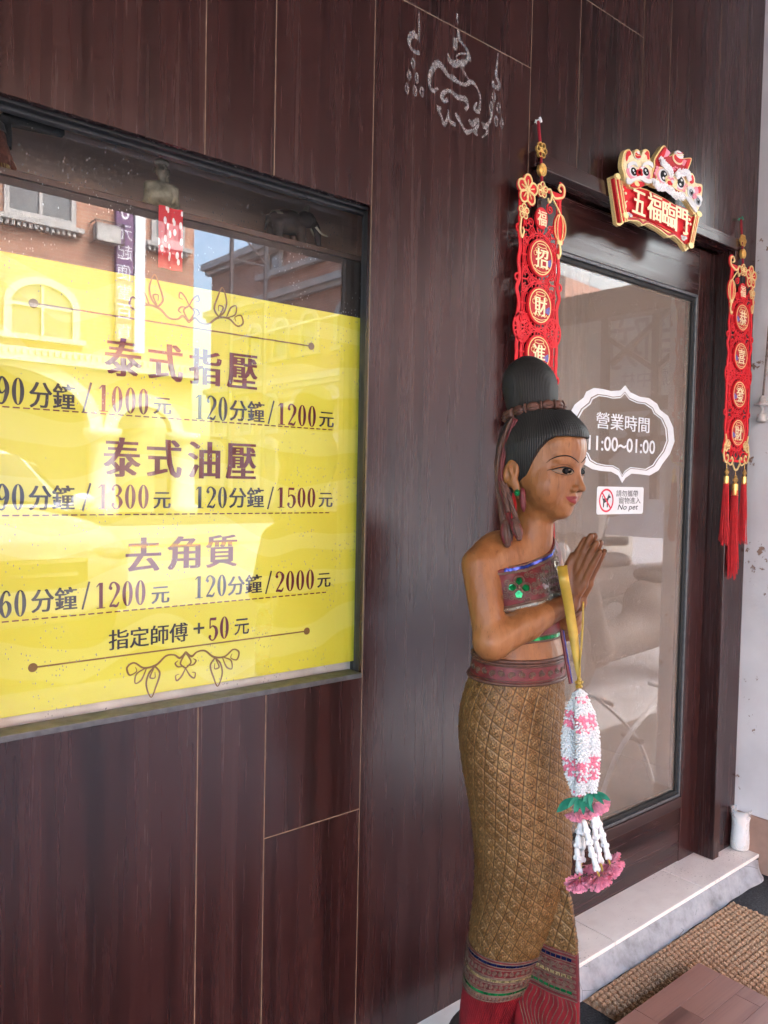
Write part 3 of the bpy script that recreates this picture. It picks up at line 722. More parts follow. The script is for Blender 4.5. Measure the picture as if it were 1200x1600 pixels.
# band between breast cloth and waist: bare carved strip is part of the top's relief
def fr_hit(tree, phi, z, lift=0.):
    d = np.array([math.sin(phi), -math.cos(phi), 0.]); o_ = np.array([0, 0, z])+d*.5
    h = tree.ray_cast(Vector(o_), Vector(-d))
    if h[0] is None: return None
    return np.array(h[0])+np.array(h[1])*lift
def wraptube(tree, pts, r, mat=None, mb=None, lift=.0004, n=6, flat=1.):
    P = [fr_hit(tree, a, z, lift) for a, z in pts]; P = [p for p in P if p is not None]
    if len(P) > 2: mb.tube(P, r, n)
def toptree(phi, z): return fr_hit(TB, phi, z)
def zedge(x): return float(np.interp(x, [q_[0] for q_ in ZX], [q_[1] for q_ in ZX]))
def px2phi(px, py, tree=None):
    h = (tree or TB).ray_cast(Vector(CL), Vector(lray(px, py)).normalized())[0]
    return (math.atan2(h[0], -h[1]), h[2]) if h else None
edge = []
for a in np.linspace(-1.5, 1.2, 110):
    d = np.array([math.sin(a), -math.cos(a), 0.]); zt_ = None
    for z in np.arange(1.262, 1.13, -.0012):
        p = fr_hit(TB, a, z)
        if p is not None and p.dot(d) > .048+.038*abs(math.sin(a))**2 and abs(p[2]-zedge(p[0])) < .012: zt_ = z; break
    if zt_: edge.append((a, zt_-.003))

rim = MB(); blue = MB(); gold = MB(); grn = MB(); scr_ = MB()
ed = [(a, z) for a, z in edge if z < 1.236]
for dz in (0.0005, -.0085, -.0105): wraptube(TB, [(a, z+dz) for a, z in ed], .0013, mb=rim)
def strip(tree, mb, pts, w, lift=.0012, thick=None):
    rows = []
    for a, z in pts:
        A, B = fr_hit(tree, a, z+w/2, lift), fr_hit(tree, a, z-w/2, lift)
        if A is not None and B is not None: rows.append([A, B])
    # mosaic pieces with small gaps
    k = 0
    while k+4 < len(rows):
        l = 3+int(rng.integers(0, 2)); mb.grid(np.array(rows[k:k+l+1])); k += l
strip(TB, blue, [(a, z-.0040) for a, z in ed if a > -1.25], .0052)
lo_ = [(a, float(np.interp(a, [-1.6, -1.166, -.76, -.11, 1.2], [1.103, 1.1107, 1.1235, 1.133, 1.136]))) for a in np.linspace(-1.6, 1.2, 90)]
for dz in (.006, .003, -.0045, -.007): wraptube(TB, [(a, z+dz) for a, z in lo_], .0013, mb=rim)
strip(TB, gold, lo_, .0050)
bo_ = [(a, 1.0525+.0035*math.cos(a)) for a in np.linspace(-1.6, 1.2, 90)]
for dz in (.005, -.005): wraptube(TB, [(a, z+dz) for a, z in bo_], .0013, mb=rim)
strip(TB, grn, bo_, .0062)
def motif(tree, mb, a, z, r, hand=1, rad=.0008, R0=.10, doubles=True):
    for rr, k in ((r, 1.45), (r*.62, 1.1)):
        sp = spiral((0, 0), rr, rr*.12, rng.uniform(0, 6.28), hand*k, 22); wraptube(tree, [(a+u/R0, z+v) for u, v in sp], rad, mb=mb, lift=.0004)
k = 0
for a in np.linspace(-1.42, .95, 21):
    for z in np.arange(1.122, 1.245, .0125):
        p = fr_hit(TB, a, z)
        if p is None or z > zedge(p[0])-.0185 or z < np.interp(a, [-1.6, -1.166, -.76, -.11, 1.2], [1.103, 1.1107, 1.1235, 1.133, 1.136])+.013: continue
        aa, zz = a+rng.uniform(-.02, .02), z+rng.uniform(-.002, .002)
        if min((aa+.968)**2*.01+(zz-1.152)**2, (aa-.30)**2*.01+(zz-1.190)**2) < .0175**2: continue
        motif(TB, scr_, aa, zz, .0064, 1 if k % 2 else -1); k += 1
for fa, fz, mt in ((-.968, 1.152, m_green), (.30, 1.190, m_mirror)):
    fl = MB()
    for s_ in range(4):
        th = math.pi/4*0+s_*math.pi/2
        o2 = [(.0035, 0), (.010, .0062), (.0165, .0042), (.0175, 0), (.0165, -.0042), (.010, -.0062)]
        pts = [(fa+(u*math.cos(th)-v*math.sin(th))/.10, fz+u*math.sin(th)+v*math.cos(th)) for u, v in o2]
        P = [fr_hit(TB, a, z, .0012) for a, z in pts]; P = [p for p in P if p is not None]
        if len(P) == 6: fl.add(P, [(0, 1, 2, 3, 4, 5)])
        big = [(fa+(u*1.12*math.cos(th)-v*1.45*math.sin(th))/.10, fz+u*1.12*math.sin(th)+v*1.45*math.cos(th)) for u, v in cat(o2, 4, True)]
        wraptube(TB, big+[big[0]], .0012, mb=rim)
    c = fr_hit(TB, fa, fz, .001); rim.ell(c, .0035)
    fl.obj('jewel_flower', mt, top)
rim.obj('piping', m_relief, top, smooth=True); scr_.obj('scroll_relief', m_relief, top, smooth=True)
blue.obj('blue_mosaic', m_blue, top); gold.obj('clear_mosaic', m_mirror, top); grn.obj('green_mosaic', m_green, top)
# ---- skirt: profile read off the photograph's outline
prof = [(1018, 745, 881, .092), (1035, 745, 883, .094), (1060, 735, 885, .102), (1085, 727, 886, .110), (1110, 722, 887, .113), (1150, 720, 889, .114), (1200, 726, 893, .110), (1250, 734, 896, .103), (1300, 740, 898, .095),
        (1350, 744, 897, .090), (1400, 742, 886, .086), (1440, 737, 872, .084), (1480, 733, 856, .084), (1520, 728, 841, .085), (1563, 722, 824, .086), (1590, 724, 812, .086)]
rows = []
for y, l, r, b in prof:
    A, B = sag(l, y), sag(r, y); z = sag((l+r)/2, y)[2]; hp = (A[1]-B[1])/2*math.sin(TH)
    a = math.sqrt(max(hp*hp-(b*math.cos(TH))**2, .0016))/math.sin(TH); rows.append((z, (A[1]+B[1])/2, a, b))
rows = np.array(rows)[::-1]
def skp(z): return [float(np.interp(z, rows[:, 0], rows[:, k])) for k in (1, 2, 3)]
_zf = np.linspace(rows[0, 0], rows[-1, 0], 160); _sm = np.array([skp(z) for z in _zf])
for _ in range(14): _sm[1:-1] = (_sm[:-2]+2*_sm[1:-1]+_sm[2:])/4
ZB, ZT = rows[0, 0], rows[-1, 0]
def skirt_pt(phi, z, off=0.):
    c, a, b = (np.interp(z, _zf, _sm[:, k]) for k in range(3))
    x, y = (b+off)*np.sin(phi), c-(a+off)*np.cos(phi)
    return np.stack([x, y, z+0*x], -1)
def tilt(z, phi): return z   # bands run level
def loft(z0, z1, nz, nphi, disp):
    PH, Z = np.meshgrid(np.linspace(-math.pi, math.pi, nphi, endpoint=False), np.linspace(z0, z1, nz))
    h, gr_ = disp(PH, Z); return skirt_pt(PH, Z, h), gr_
def pat(PH, Z):
    arc = PH*.105; A = (arc-.22*(Z-.7))/.0260; B = (Z+.62*arc)/.0265
    fa, fb = np.abs(A-np.round(A)), np.abs(B-np.round(B))
    gd = np.minimum(fa, fb); line = np.clip(1-gd/.075, 0, 1)
    ca, cb = A-np.floor(A)-.5, B-np.floor(B)-.5
    r = np.hypot(ca, cb); th = np.arctan2(cb, ca)
    pet = .25+.14*np.cos(6*th); ins = np.clip((pet-r)/.05, 0, 1); core = np.clip((.10-r)/.02, 0, 1); vein = np.exp(-((r-.13)/.03)**2)
    cut_ = np.clip(1-np.abs(r-pet)/.045, 0, 1)
    h = -.0020*line-.0019*cut_+.0007*ins+.0011*core-.0006*vein
    return h, np.clip(line+.8*cut_+.45*vein*ins+.42*(1-ins)*(r<.42), 0, 1)
ZH, ZR = .448, .362
P, gr_ = loft(ZH, ZT-.012, 330, 520, pat); mb = MB(); mb.grid(P, wrap_v=True)
t = NT('carved_gold_skirt'); gv = t.attr('carve'); nz_ = t.noise(60, None, 5); n2 = t.noise(7, None, 4)
gcol = t.ramp(t.math('ADD', t.math('MULTIPLY', nz_, .5), t.math('MULTIPLY', n2, .5)), [(.3, (.13, .058, .018)), (.5, (.22, .108, .036)), (.7, (.33, .185, .075))])
t.p(col=t.mix(gv, gcol, (.022, .010, .005)), metal=.25, spec=.3, rough=t.ramp(nz_, [(.3, .34), (.7, .52)]), nor=t.bump(nz_, .0005)); m_skirt = t.m
skirt = mb.obj('skirt', m_skirt, STAT, smooth=True, attr={'carve': gr_.ravel()})
# hem with ornament bands, then the pleated crimson foot
mb = MB(); mb.grid(loft(ZR, ZH, 40, 240, lambda p, z: (.0012+0*p, 0*p))[0], wrap_v=True); hem = mb.obj('hem_band', m_sashred, STAT, smooth=True)
def pleat(PH, Z):
    s_ = np.abs(((PH*46/math.pi) % 1)-.5)*2; return -.0026*np.clip(1-s_/.35, 0, 1)+.0004, s_*0
mb = MB(); PP, _ = loft(ZB+.012, ZR, 40, 1100, pleat); mb.grid(PP, wrap_v=True)
mb.f.append(tuple(range(1100))); mb.obj('pleated_foot', m_hemred, STAT, smooth=True)
def ringline(mb, z, r, off, a0=-math.pi, a1=math.pi, n=120): mb.tube(skirt_pt(np.linspace(a0, a1, n), np.full(n, z), off), r, 6, caps=False)
def mosaic(mb, z, w, off, a0=-math.pi, a1=math.pi, n=150):
    a = np.linspace(a0, a1, n); k = 0
    while k+3 < n:
        l = int(rng.integers(3, 7)); s_ = a[k:k+l+1]-np.r_[0, np.zeros(len(a[k:k+l+1])-1)]
        s_ = np.linspace(a[k]+.004, a[min(k+l, n-1)]-.004, 4)
        mb.grid(np.stack([skirt_pt(s_, np.full(4, z+w/2), off), skirt_pt(s_, np.full(4, z-w/2), off)], 0)); k += l
rim = MB(); scr_ = MB(); nv = MB(); og = MB(); gn = MB()
for z in (.449, .4435, .4365, .431, .414, .4110, .404, .4005, .386, .3825, .3755, .3725, .3625): ringline(rim, z, .0012, .0014)
mosaic(nv, .4400, .0055, .0020); mosaic(og, .4075, .0055, .0020); mosaic(gn, .3790, .0055, .0020)
def wave(z, amp, n, mbx, off=.0016, rad=.0009, r=.0058):
    L = 2*math.pi*.09; N = int(L/(r*2.15))
    for i in range(N):
        a = -math.pi+2*math.pi*i/N; hd = 1 if i % 2 else -1
        for rr, kk in ((r*1.02, 1.35), (r*.6, .9)):
            sp = spiral((0, 0), rr, rr*.15, math.pi/2*hd, hd*kk, 18)
            mbx.tube(skirt_pt(a+sp[:, 0]/.09, z+sp[:, 1], off), rad, 5)
wave(.4225, .004, 1, scr_); wave(.3932, .004, 1, scr_, r=.0054); wave(.3675, .004, 1, scr_, r=.0042)
rim.obj('piping', m_relief, hem, smooth=True); scr_.obj('scroll_relief', m_relief, hem, smooth=True)
nv.obj('navy_mosaic', m_navy, hem); og.obj('gold_mosaic', m_oldgold, hem); gn.obj('green_mosaic', m_green, hem)
# ---- belt
zb0, zb1 = skp(1)[0], 0
bz0, bz1 = sag(812, 1051)[2], sag(812, 1023)[2]
mb = MB(); zz = np.linspace(bz0-.002, bz1+.004, 10); PH, Z = np.meshgrid(np.linspace(-math.pi, math.pi, 140, endpoint=False), zz)
mb.grid(skirt_pt(PH, Z, .0045), wrap_v=True); belt = mb.obj('belt', m_sashred, STAT, smooth=True)
rim = MB(); scr_ = MB()
for z, r in ((bz0-.001, .0034), (bz0+.0045, .0013), (bz1-.0045, .0013), (bz1-.001, .0026), (bz1+.005, .0042)): ringline(rim, z, r, .0045)
zc = (bz0+bz1)/2
for i in range(30):
    a = -math.pi+2*math.pi*i/30; hd = 1 if i % 2 else -1
    for rr, kk in ((.0078, 1.4), (.0045, 1.0)):
        sp = spiral((0, .0005*hd), rr, rr*.12, math.pi/2*hd, hd*kk, 20); scr_.tube(skirt_pt(a+sp[:, 0]/.085, zc+sp[:, 1]*.8, .0052), .0009, 5)
rim.obj('rim', m_carv, belt, smooth=True); scr_.obj('scroll_relief', m_relief, belt, smooth=True)
# ---- front tail of the belt
mb = MB(); 
P = [sag(x, y, -.004) for x, y in ((877, 985), (881, 1010), (884, 1030), (888, 1050), (891, 1068))]
for i in range(len(P)-1): mb.bar(P[i], P[i+1]+(P[i+1]-P[i])*.03, .006, .003, up=(0, 1, 0))
ftl = mb.obj('belt_tail', m_sashred, STAT); mb = MB()
for i in range(len(P)-1): mb.bar(P[i]+np.array([0.0042, -.001, 0]), P[i+1]+np.array([0.0042, -.001, 0]), .0025, .003, up=(0, 1, 0))
mb.obj('blue_edge', m_blue, ftl)
# ---- flaring front pleat of the skirt
WP = [(-.098, .655), (-.118, .62), (-.136, .57), (-.150, .50), (-.157, .40), (-.162, .262), (-.045, .262), (-.055, .34), (-.062, .42), (-.075, .50), (-.085, .58)]
def wing(z0, z1, name, mat, th0=.012, parent=STAT, off=0., nz=40, ny=26, dis=None):
    A = np.array(WP); fo = A[:6][::-1]; ba = np.r_[A[6:], A[:1]]
    Zs = np.linspace(z0, z1, nz); V = []; att = []
    for z in Zs:
        yf = np.interp(z, fo[:, 1], fo[:, 0]); yb = np.interp(z, ba[:, 1], ba[:, 0])+.02; row = []
        for side in (-1, 1):
            for j in (range(ny) if side < 0 else range(ny-1, -1, -1)):
                u = j/(ny-1); y = yb+(yf-yb)*u; thk = th0*(1.15-.75*u**2)*(1+.35*math.sin(u*9+z*6)*.4)+off
                d_, g_ = dis(u, z, y) if dis else (0, 0)
                row.append((side*(thk+d_), y, z)); att.append(g_)
        V.append(row)
    mb = MB(); mb.grid(np.array(V), wrap_v=True); m_ = len(V[0]); mb.f.append(tuple(range(m_))); mb.f.append(tuple(mb.n-m_+i for i in range(m_)))
    return mb.obj(name, mat, parent, smooth=True, attr={'carve': att}), (lambda u, z, o=0: (lambda yf, yb: (-(th0*(1.15-.75*u**2)*(1+.35*math.sin(u*9+z*6)*.4)+off+o), yb+(yf-yb)*u, z))(np.interp(z, fo[:, 1], fo[:, 0]), np.interp(z, ba[:, 1], ba[:, 0])+.02))
def wd(u, z, y):
    h, g_ = pat(np.array(-y/.105), np.array(z)); return float(h), float(g_)
wing(.478, .652, 'front_pleat', m_skirt, nz=110, ny=70, dis=wd)
wb, wf = wing(.392, .478, 'front_pleat_band', m_sashred, off=.0012)
wr_, wf2 = wing(.262, .392, 'front_pleat_foot', m_hemred, off=.0006)
rim = MB(); nv = MB(); gn = MB(); og = MB(); scr_ = MB()
U = np.linspace(.05, .99, 30)
for sgn in (1, -1):
    sg = np.array([sgn, 1, 1])
    for z in (.476, .470, .462, .457, .4415, .438, .430, .427, .412, .409, .4025, .3995, .3925): rim.tube([np.array(wf(u, z, .0006))*sg for u in U], .0011, 5)
    for mbx, z in ((nv, .466), (og, .434), (gn, .4058)):
        for a, b in zip(U[:-1:3], U[3::3]): mbx.grid(np.array([[np.array(wf(a+.008, z+.003, .0012))*sg, np.array(wf(b-.008, z+.003, .0012))*sg], [np.array(wf(a+.008, z-.003, .0012))*sg, np.array(wf(b-.008, z-.003, .0012))*sg]]))
    for z, r in ((.4492, .0062), (.4195, .006)):
        for i, u in enumerate(np.arange(.12, .96, .115)):
            hd = 1 if i % 2 else -1
            for rr, kk in ((r, 1.35), (r*.6, .9)):
                sp = spiral((0, 0), rr, rr*.15, math.pi/2*hd, hd*kk, 18); scr_.tube([np.array(wf(np.clip(u+x/.085, .02, .99), z+y_, .0008))*sg for x, y_ in sp], .0009, 5)
    for i, u in enumerate(np.linspace(.10, .93, 13)):
        zz = np.linspace(.270, .388, 34); scr_.tube([np.array(wf2(float(np.clip(u+.07*math.sin((z-.27)*52+i*.22)*min(1, (z-.262)/.04)*min(1, (.40-z)/.03), .02, .985)), z, .0006))*sg for z in zz], .0009, 5)
for mbx, nm, mt in ((rim, 'piping', m_relief), (scr_, 'scroll_relief', m_relief), (nv, 'navy_mosaic', m_navy), (og, 'gold_mosaic', m_oldgold), (gn, 'green_mosaic', m_green)): mbx.obj(nm, mt, wb, smooth=nm[0] in 'ps')
# ---- carved edge strip of the wrapped cloth, base
mb = MB(); mb.lathe([(.125, .032), (.13, .05), (.128, .20), (.132, .22), (.130, .248), (.118, .258)], 60, c=(0, -.02, .004)); mb.obj('base', M('dark_base_wood', (.055, .045, .04), .6, var=.4, vs=12, bump=.001), STAT, smooth=False, bevel=.004)
# ================================================================= POSTER IN THE WINDOW
t = NT('yellow_poster_film')
wv = t.n('ShaderNodeTexWave', {'Vector': t.coord((1, 1, 1)), 'Scale': 3.2, 'Distortion': 9., 'Detail': 1.5, 'Detail Scale': .9}, wave_type='RINGS').outputs['Fac']
f = t.math('ADD', t.math('MULTIPLY', t.ramp(wv, [(.55, 0.), (.62, 1.)]), .35), t.math('MULTIPLY', t.noise(3), .5))
t.p(col=t.ramp(f, [(.15, (.68, .63, .030)), (.8, (.73, .71, .13))]), rough=.5); m_poster = t.m
PY = .0566                                   # film sits just behind the pane
Z0, Z1 = .9475, 1.685
cx = (aty(52, 474, PY)[0]+aty(486, 541, PY)[0])/2; PX1 = 1.0745; PX0 = max(2*cx-PX1, .27)
g = MB(); g.box(PX0, PX1, PY, PY+.001, Z0, Z1); post = g.obj('price_poster', m_poster)
tag(post, 'yellow massage price list poster filling the shop window', 'poster')
m_maroon = M('maroon_ink', (.12, .007, .016), .5, var=.05); m_inkb = M('black_ink', (.022, .019, .024), .5, var=.05); m_brownink = M('brown_ink', (.20, .105, .03), .5, var=.05)
TY = PY-.0010
def pxbox(xl, yt_l, yb_l, xr, yt_r, yb_r, y=PY):
    a, b, c, d = aty(xl, yt_l, y), aty(xl, yb_l, y), aty(xr, yt_r, y), aty(xr, yb_r, y)
    return a[0], c[0], (b[2]+d[2])/2, (a[2]+c[2])/2
# condensed fat-face numerals drawn with the pen
def numerals(mb, s, x0, x1, z0, z1, y):
    adv = {'/': .52}; n = sum(adv.get(c, 1) for c in s); wch = (x1-x0)/n; x = x0; H = z1-z0; k = 0
    for c in s:
        wd_ = wch*adv.get(c, 1); X = lambda u: x+wd_*(.08+.84*u); Zf = lambda v: z0+H*v; th = wd_*.27; hl = max(H*.035, .0009); k += 1
        yy = y-(k % 3)*2e-5
        def S(pts, wds, sm=6, dy=0):
            P = cat([(X(u), Zf(v)) for u, v in pts], sm); w_ = np.interp(np.linspace(0, 1, len(P)), np.linspace(0, 1, len(wds)), wds); mb.stroke(P, w_, yy-dy, yy+.0003)
        if c == '0':
            out = circ((X(.5), Zf(.5)), wd_*.40, H*.5, 40); inn = circ((X(.5), Zf(.5)), wd_*.40-th, H*.5-hl, 40)
            V = [(p[0], yy, p[1]) for p in out]+[(p[0], yy, p[1]) for p in inn]; mb.add(V, [(i, (i+1) % 40, 40+(i+1) % 40, 40+i) for i in range(40)])
        elif c == '1':
            mb.plate([(X(.5)-th/2, Zf(0)), (X(.5)+th/2, Zf(0)), (X(.5)+th/2, Zf(1)), (X(.5)-th/2, Zf(1))], yy, yy+.0003)
            mb.plate([(X(.12), Zf(0)), (X(.88), Zf(0)), (X(.88), Zf(.035)), (X(.12), Zf(.035))], yy-1e-5, yy+.0003)
            mb.plate([(X(.5)-th/2, Zf(1)), (X(.08), Zf(.86)), (X(.1), Zf(.83)), (X(.5)-th/2, Zf(.92))], yy-1.5e-5, yy+.0003)
        elif c == '/': mb.stroke([(X(.05), Zf(-.02)), (X(.95), Zf(1.05))], H*.075, yy, yy+.0003)
        elif c == '2':
            S([(.08, .74), (.2, .93), (.5, .98), (.82, .82), (.80, .62), (.5, .36), (.10, .06)], [th*.7, th*.5, hl*1.5, th, th*.95, th*.5, hl*1.6]); mb.ell((X(.17), yy, Zf(.76)), (th*.45, .0002, th*.5))
            S([(.06, .05), (.4, .075), (.7, .05), (.92, .20)], [hl*1.5, th*.75, th*.7, hl], dy=1e-5)
        elif c == '3':
            S([(.12, .82), (.3, .96), (.6, .95), (.80, .77), (.62, .57), (.38, .53)], [th*.6, hl*1.6, hl*2, th, hl*2, hl]); S([(.40, .53), (.66, .50), (.86, .27), (.62, .03), (.30, .02), (.10, .18)], [hl, hl*2, th*1.05, hl*1.6, hl*1.6, th*.7], dy=1e-5)
            for v in (.80, .19): mb.ell((X(.17), yy, Zf(v)), (th*.45, .0002, th*.5))
        elif c == '5':
            mb.plate([(X(.16), Zf(1)), (X(.84), Zf(1)), (X(.80), Zf(.87)), (X(.16), Zf(.89))], yy, yy+.0003); S([(.19, .95), (.17, .52)], [hl*1.5, hl*1.5], dy=1e-5)
            S([(.17, .54), (.45, .63), (.78, .52), (.86, .28), (.62, .03), (.3, .02), (.10, .17)], [hl, hl*1.8, th*.9, th*1.05, hl*1.6, hl*1.6, th*.7], dy=2e-5); mb.ell((X(.17), yy, Zf(.18)), (th*.45, .0002, th*.5))
        elif c in '69':
            fl = (lambda u, v: (u, v)) if c == '6' else (lambda u, v: (1-u, 1-v))
            S([fl(*q) for q in ((.86, .80), (.68, .97), (.40, .92), (.17, .58), (.18, .28), (.5, .02), (.82, .22), (.80, .48), (.52, .60), (.24, .44))], [th*.6, hl*1.6, hl*2.4, th*1.05, th*1.05, hl*1.6, th, th*.95, hl*1.6, hl])
        x += wd_
brn = MB(); rows_t = []
def newrow(nm): a_, b_ = MB(), MB(); rows_t.append((nm, a_, b_)); return a_, b_
def row(s, xl, ytl, ybl, xr, ytr, ybr, mb, kind='t', **k):
    x0, x1, z0, z1 = pxbox(xl, ytl, ybl, xr, ytr, ybr)
    (numerals if kind == 'n' else text)(mb, s, x0, x1, z0, z1, TY, **k)
def title(s, xl, ytl, ybl, xr, ytr, ybr):
    mar, _ = newrow('title_lettering'); x0, x1, z0, z1 = pxbox(xl, ytl, ybl, xr, ytr, ybr); n = len(s); w_ = (x1-x0)/(n-1+.80); 
    for i, c in enumerate(s): text(mar, c, x0+i*w_, x0+i*w_+w_*.80, z0, z1, TY-.00005, off=.004, bold=.0022)
title('泰式指壓', 165, 530, 588, 401, 552, 608); title('泰式油壓', 163, 687, 746, 399, 690, 748); title('去角質', 198, 842, 894, 369, 834, 885)
lines = [(0, ('90', -9, 588, 632, 40, 590, 632), ('分鐘', 46, 596, 638, 117, 600, 640), ('/', 128, 599, 644, 144, 600, 644), ('1000', 151, 601, 643, 234, 608, 648), ('元', 240, 620, 646, 267, 623, 649),
          ('120', 303, 617, 656, 357, 620, 657), ('分鐘', 359, 624, 657, 413, 628, 661), ('/', 418, 627, 662, 429, 628, 662), ('1200', 432, 630, 663, 495, 634, 668), ('元', 499, 643, 666, 521, 645, 669)),
         (1, ('90', -9, 756, 797, 40, 756, 797), ('分鐘', 45, 758, 797, 116, 758, 797), ('/', 127, 757, 797, 143, 757, 797), ('1300', 150, 757, 795, 234, 757, 795), ('元', 240, 769, 795, 266, 769, 794),
          ('120', 303, 760, 794, 356, 761, 794), ('分鐘', 358, 761, 794, 412, 762, 793), ('/', 417, 762, 795, 428, 762, 795), ('1500', 431, 762, 793, 494, 762, 793), ('元', 498, 770, 793, 519, 770, 792)),
         (2, ('60', -4, 924, 967, 43, 921, 962), ('分鐘', 49, 922, 958, 120, 915, 952), ('/', 127, 912, 952, 141, 910, 950), ('1200', 147, 911, 951, 229, 906, 945), ('元', 237, 918, 944, 264, 915, 941),
          ('120', 302, 901, 935, 355, 897, 931), ('分鐘', 356, 901, 931, 409, 896, 926), ('/', 414, 895, 928, 425, 893, 926), ('2000', 429, 894, 926, 492, 889, 920), ('元', 496, 897, 919, 516, 894, 916))]
for ln in lines:
    mar, blk = newrow('price_row')
    for it in ln[1:]:
        s = it[0]; mb = mar if s[0] in '1256' and len(s) == 4 else blk
        if s[0].isdigit() or s == '/': row(s, *it[1:], mb, 'n')
        else: row(s, *it[1:], blk, off=.004, bold=.0009)
def dashes(p, q, col, wd_=.0022):
    a, b = aty(*p, PY), aty(*q, PY); n = 44
    for i in range(n):
        u, v = i/n, (i+.68)/n; A, B = a+(b-a)*u, a+(b-a)*v
        if A[0] > PX0+.005: col.stroke([(A[0], A[2]), (B[0], B[2])], wd_, TY, TY+.0003)
for a_, b_ in (((-30, 633), (522, 672)), ((-30, 806), (517, 801)), ((-30, 975), (512, 925))): mar, _ = newrow('dashed_rule'); dashes(a_, b_, mar)
mar, blk = newrow('extra_charge_row')
row('指定師傅', 170, 984, 1016, 293, 972, 1002, blk, off=.003, bold=.0006)
row('+', 302, 974, 991, 319, 972, 989, blk, off=.01); row('50', 324, 966, 1001, 359, 962, 997, mar, 'n'); row('元', 366, 968, 993, 389, 965, 990, blk, off=.012)
# gold-brown rules with scrolls
def rule(p, q, flip):
    a, b = aty(*p, PY), aty(*q, PY); a, b = a[[0, 2]], b[[0, 2]]
    brn.stroke([a, b], .0028, TY, TY+.0003)
    for e in (a, b): brn.plate(circ(e, .0075, n=20).tolist(), TY-3e-5, TY+.0003)
    c = (a+b)/2; W = .115; yv = [0]
    def T_(pts, w_, n=8):
        for s in (1, -1):
            yv[0] += 1; P = cat([(c[0]+s*u*W, c[1]+(v*W)*flip) for u, v in pts], n); ww = np.interp(np.linspace(0, 1, len(P)), np.linspace(0, 1, len(w_)), w_); brn.stroke(P, ww, TY-4e-5-yv[0]*1e-5, TY+.0003)
    T_([(0, .07), (.10, .16), (.20, .10), (.34, .10), (.50, .22), (.70, .24), (.86, .14), (.97, .20), (.93, .32), (.82, .28), (.84, .21)], [.002, .0045, .003, .0035, .004, .0035, .003, .0035, .003, .002, .001])
    T_([(0, .34), (.07, .46), (.15, .52), (.17, .44), (.11, .42)], [.002, .003, .003, .002, .001]); T_([(0, .34), (.09, .26), (.05, .16), (-.0, .10)], [.003, .003, .003, .002])
    T_([(.02, .30), (.13, .30), (.18, .24), (.13, .20)], [.001, .003, .003, .001])
    T_([(.52, .24), (.44, .36), (.50, .56), (.58, .72), (.66, .52), (.62, .34), (.52, .24)], [.003, .0035, .003, .002, .003, .0035, .003]); T_([(.54, .27), (.60, .40), (.52, .42), (.52, .33)], [.002, .003, .002, .001])
    T_([(.66, .25), (.74, .42), (.84, .46), (.82, .32), (.68, .25)], [.002, .003, .002, .003, .002])
for q_ in (((52, 474), (486, 541), 1), ((51, 1043), (479, 986), -1)): brn = MB(); rule(*q_); brn.obj('scroll_ornament', m_brownink, post)
for nm, a_, b_ in rows_t:
    o = None
    if b_.v: o = b_.obj(nm, m_inkb, post)
    if a_.v: a_.obj(nm if o is None else 'maroon_figures', m_maroon, o or post)
# ---- things on the shelf
m_bronze = M('lightened_bronze', (.50, .42, .28), .45, .2, var=.5, vs=40, bump=.001)  # bronze paled to stand in for light missing on the shelf
bz = 1.848; g = MB(); g.box(-.3, 1.295, .150, .378, bz-.012, bz-.0004); ds = g.obj('display_shelf', M('dark_shelf', (.09, .05, .036), .5), bevel=.001); tag(ds, 'narrow brown shelf carrying the figurines behind the upper pane', 'shelf')
g = MB(); g.box(-.3, 1.295, .156, .170, 1.686, bz-.0123); g.obj('reflection_backing', M('dark_reflection_backing', (.05, .032, .026), .6), ds)  # added dark panel so the street reflection shows up against it
bp = aty(252, 300, .24)
bu = thing('bust', 'small dark bronze bust with tall headdress on the niche shelf', 'bust', (bp[0], .24, bz), R_(-8))
s = SDF((-.07, -.05, 0), (.07, .05, .32), .0025)
ht = aty(252, 247, .24)[2]-bz; k = ht/.30
s.ell((0, 0, .05), (.045, .032, .05), .01); s.ell((0, 0, .125), (.042, .027, .055), .02); s.cap((-.034, 0, .16), (.034, 0, .16), .016, .016, .015)
for q in (-1, 1): s.cap((q*.044, 0, .155), (q*.05, -.005, .08), .014, .011, .008); s.cap((q*.05, -.005, .08), (q*.02, -.03, .05), .011, .008, .008)
s.cap((0, 0, .16), (0, -.004, .20), .014, .013, .008); s.ell((0, -.006, .225), (.021, .025, .03), .006); s.ell((0, -.031, .221), (.004, .006, .006), .004)
s.ell((0, -.003, .262), (.024, .027, .016), .004); s.cap((0, 0, .265), (0, 0, .29), .014, .004, .006)
for q in (-1, 1): s.ell((q*.024, 0, .225), (.004, .008, .016), .004); s.ell((q*.008, -.0275, .230), (.004, .003, .002), .002, 's')
s.cap((0.01, .02, .27), (0.02, .024, .17), .014, .018, .01)
V, F = s.mesh(); V *= k*1.06; V[:, 0] *= 1.35; V[:, 1] *= 1.2
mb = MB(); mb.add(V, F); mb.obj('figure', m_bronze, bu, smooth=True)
# red and white cloth panel hanging under the bust
t = NT('red_white_leaf_cloth'); vv = t.n('ShaderNodeTexVoronoi', {'Vector': t.coord((1, 1, .45)), 'Scale': 95.}, feature='F1').outputs['Distance']
t.p(col=t.mix(t.math('LESS_THAN', vv, .30), (.55, .02, .03), (.85, .78, .76)), rough=.7)
a, b = aty(247, 348, .147), aty(283, 425, .147); mb = MB()
m_leafcloth = t.m
xs = np.linspace(a[0], b[0], 30); mb.grid([[(x, .147-.003*math.sin((x-a[0])*160)-.002, z) for z in np.linspace(b[2], bz, 12)] for x in xs])
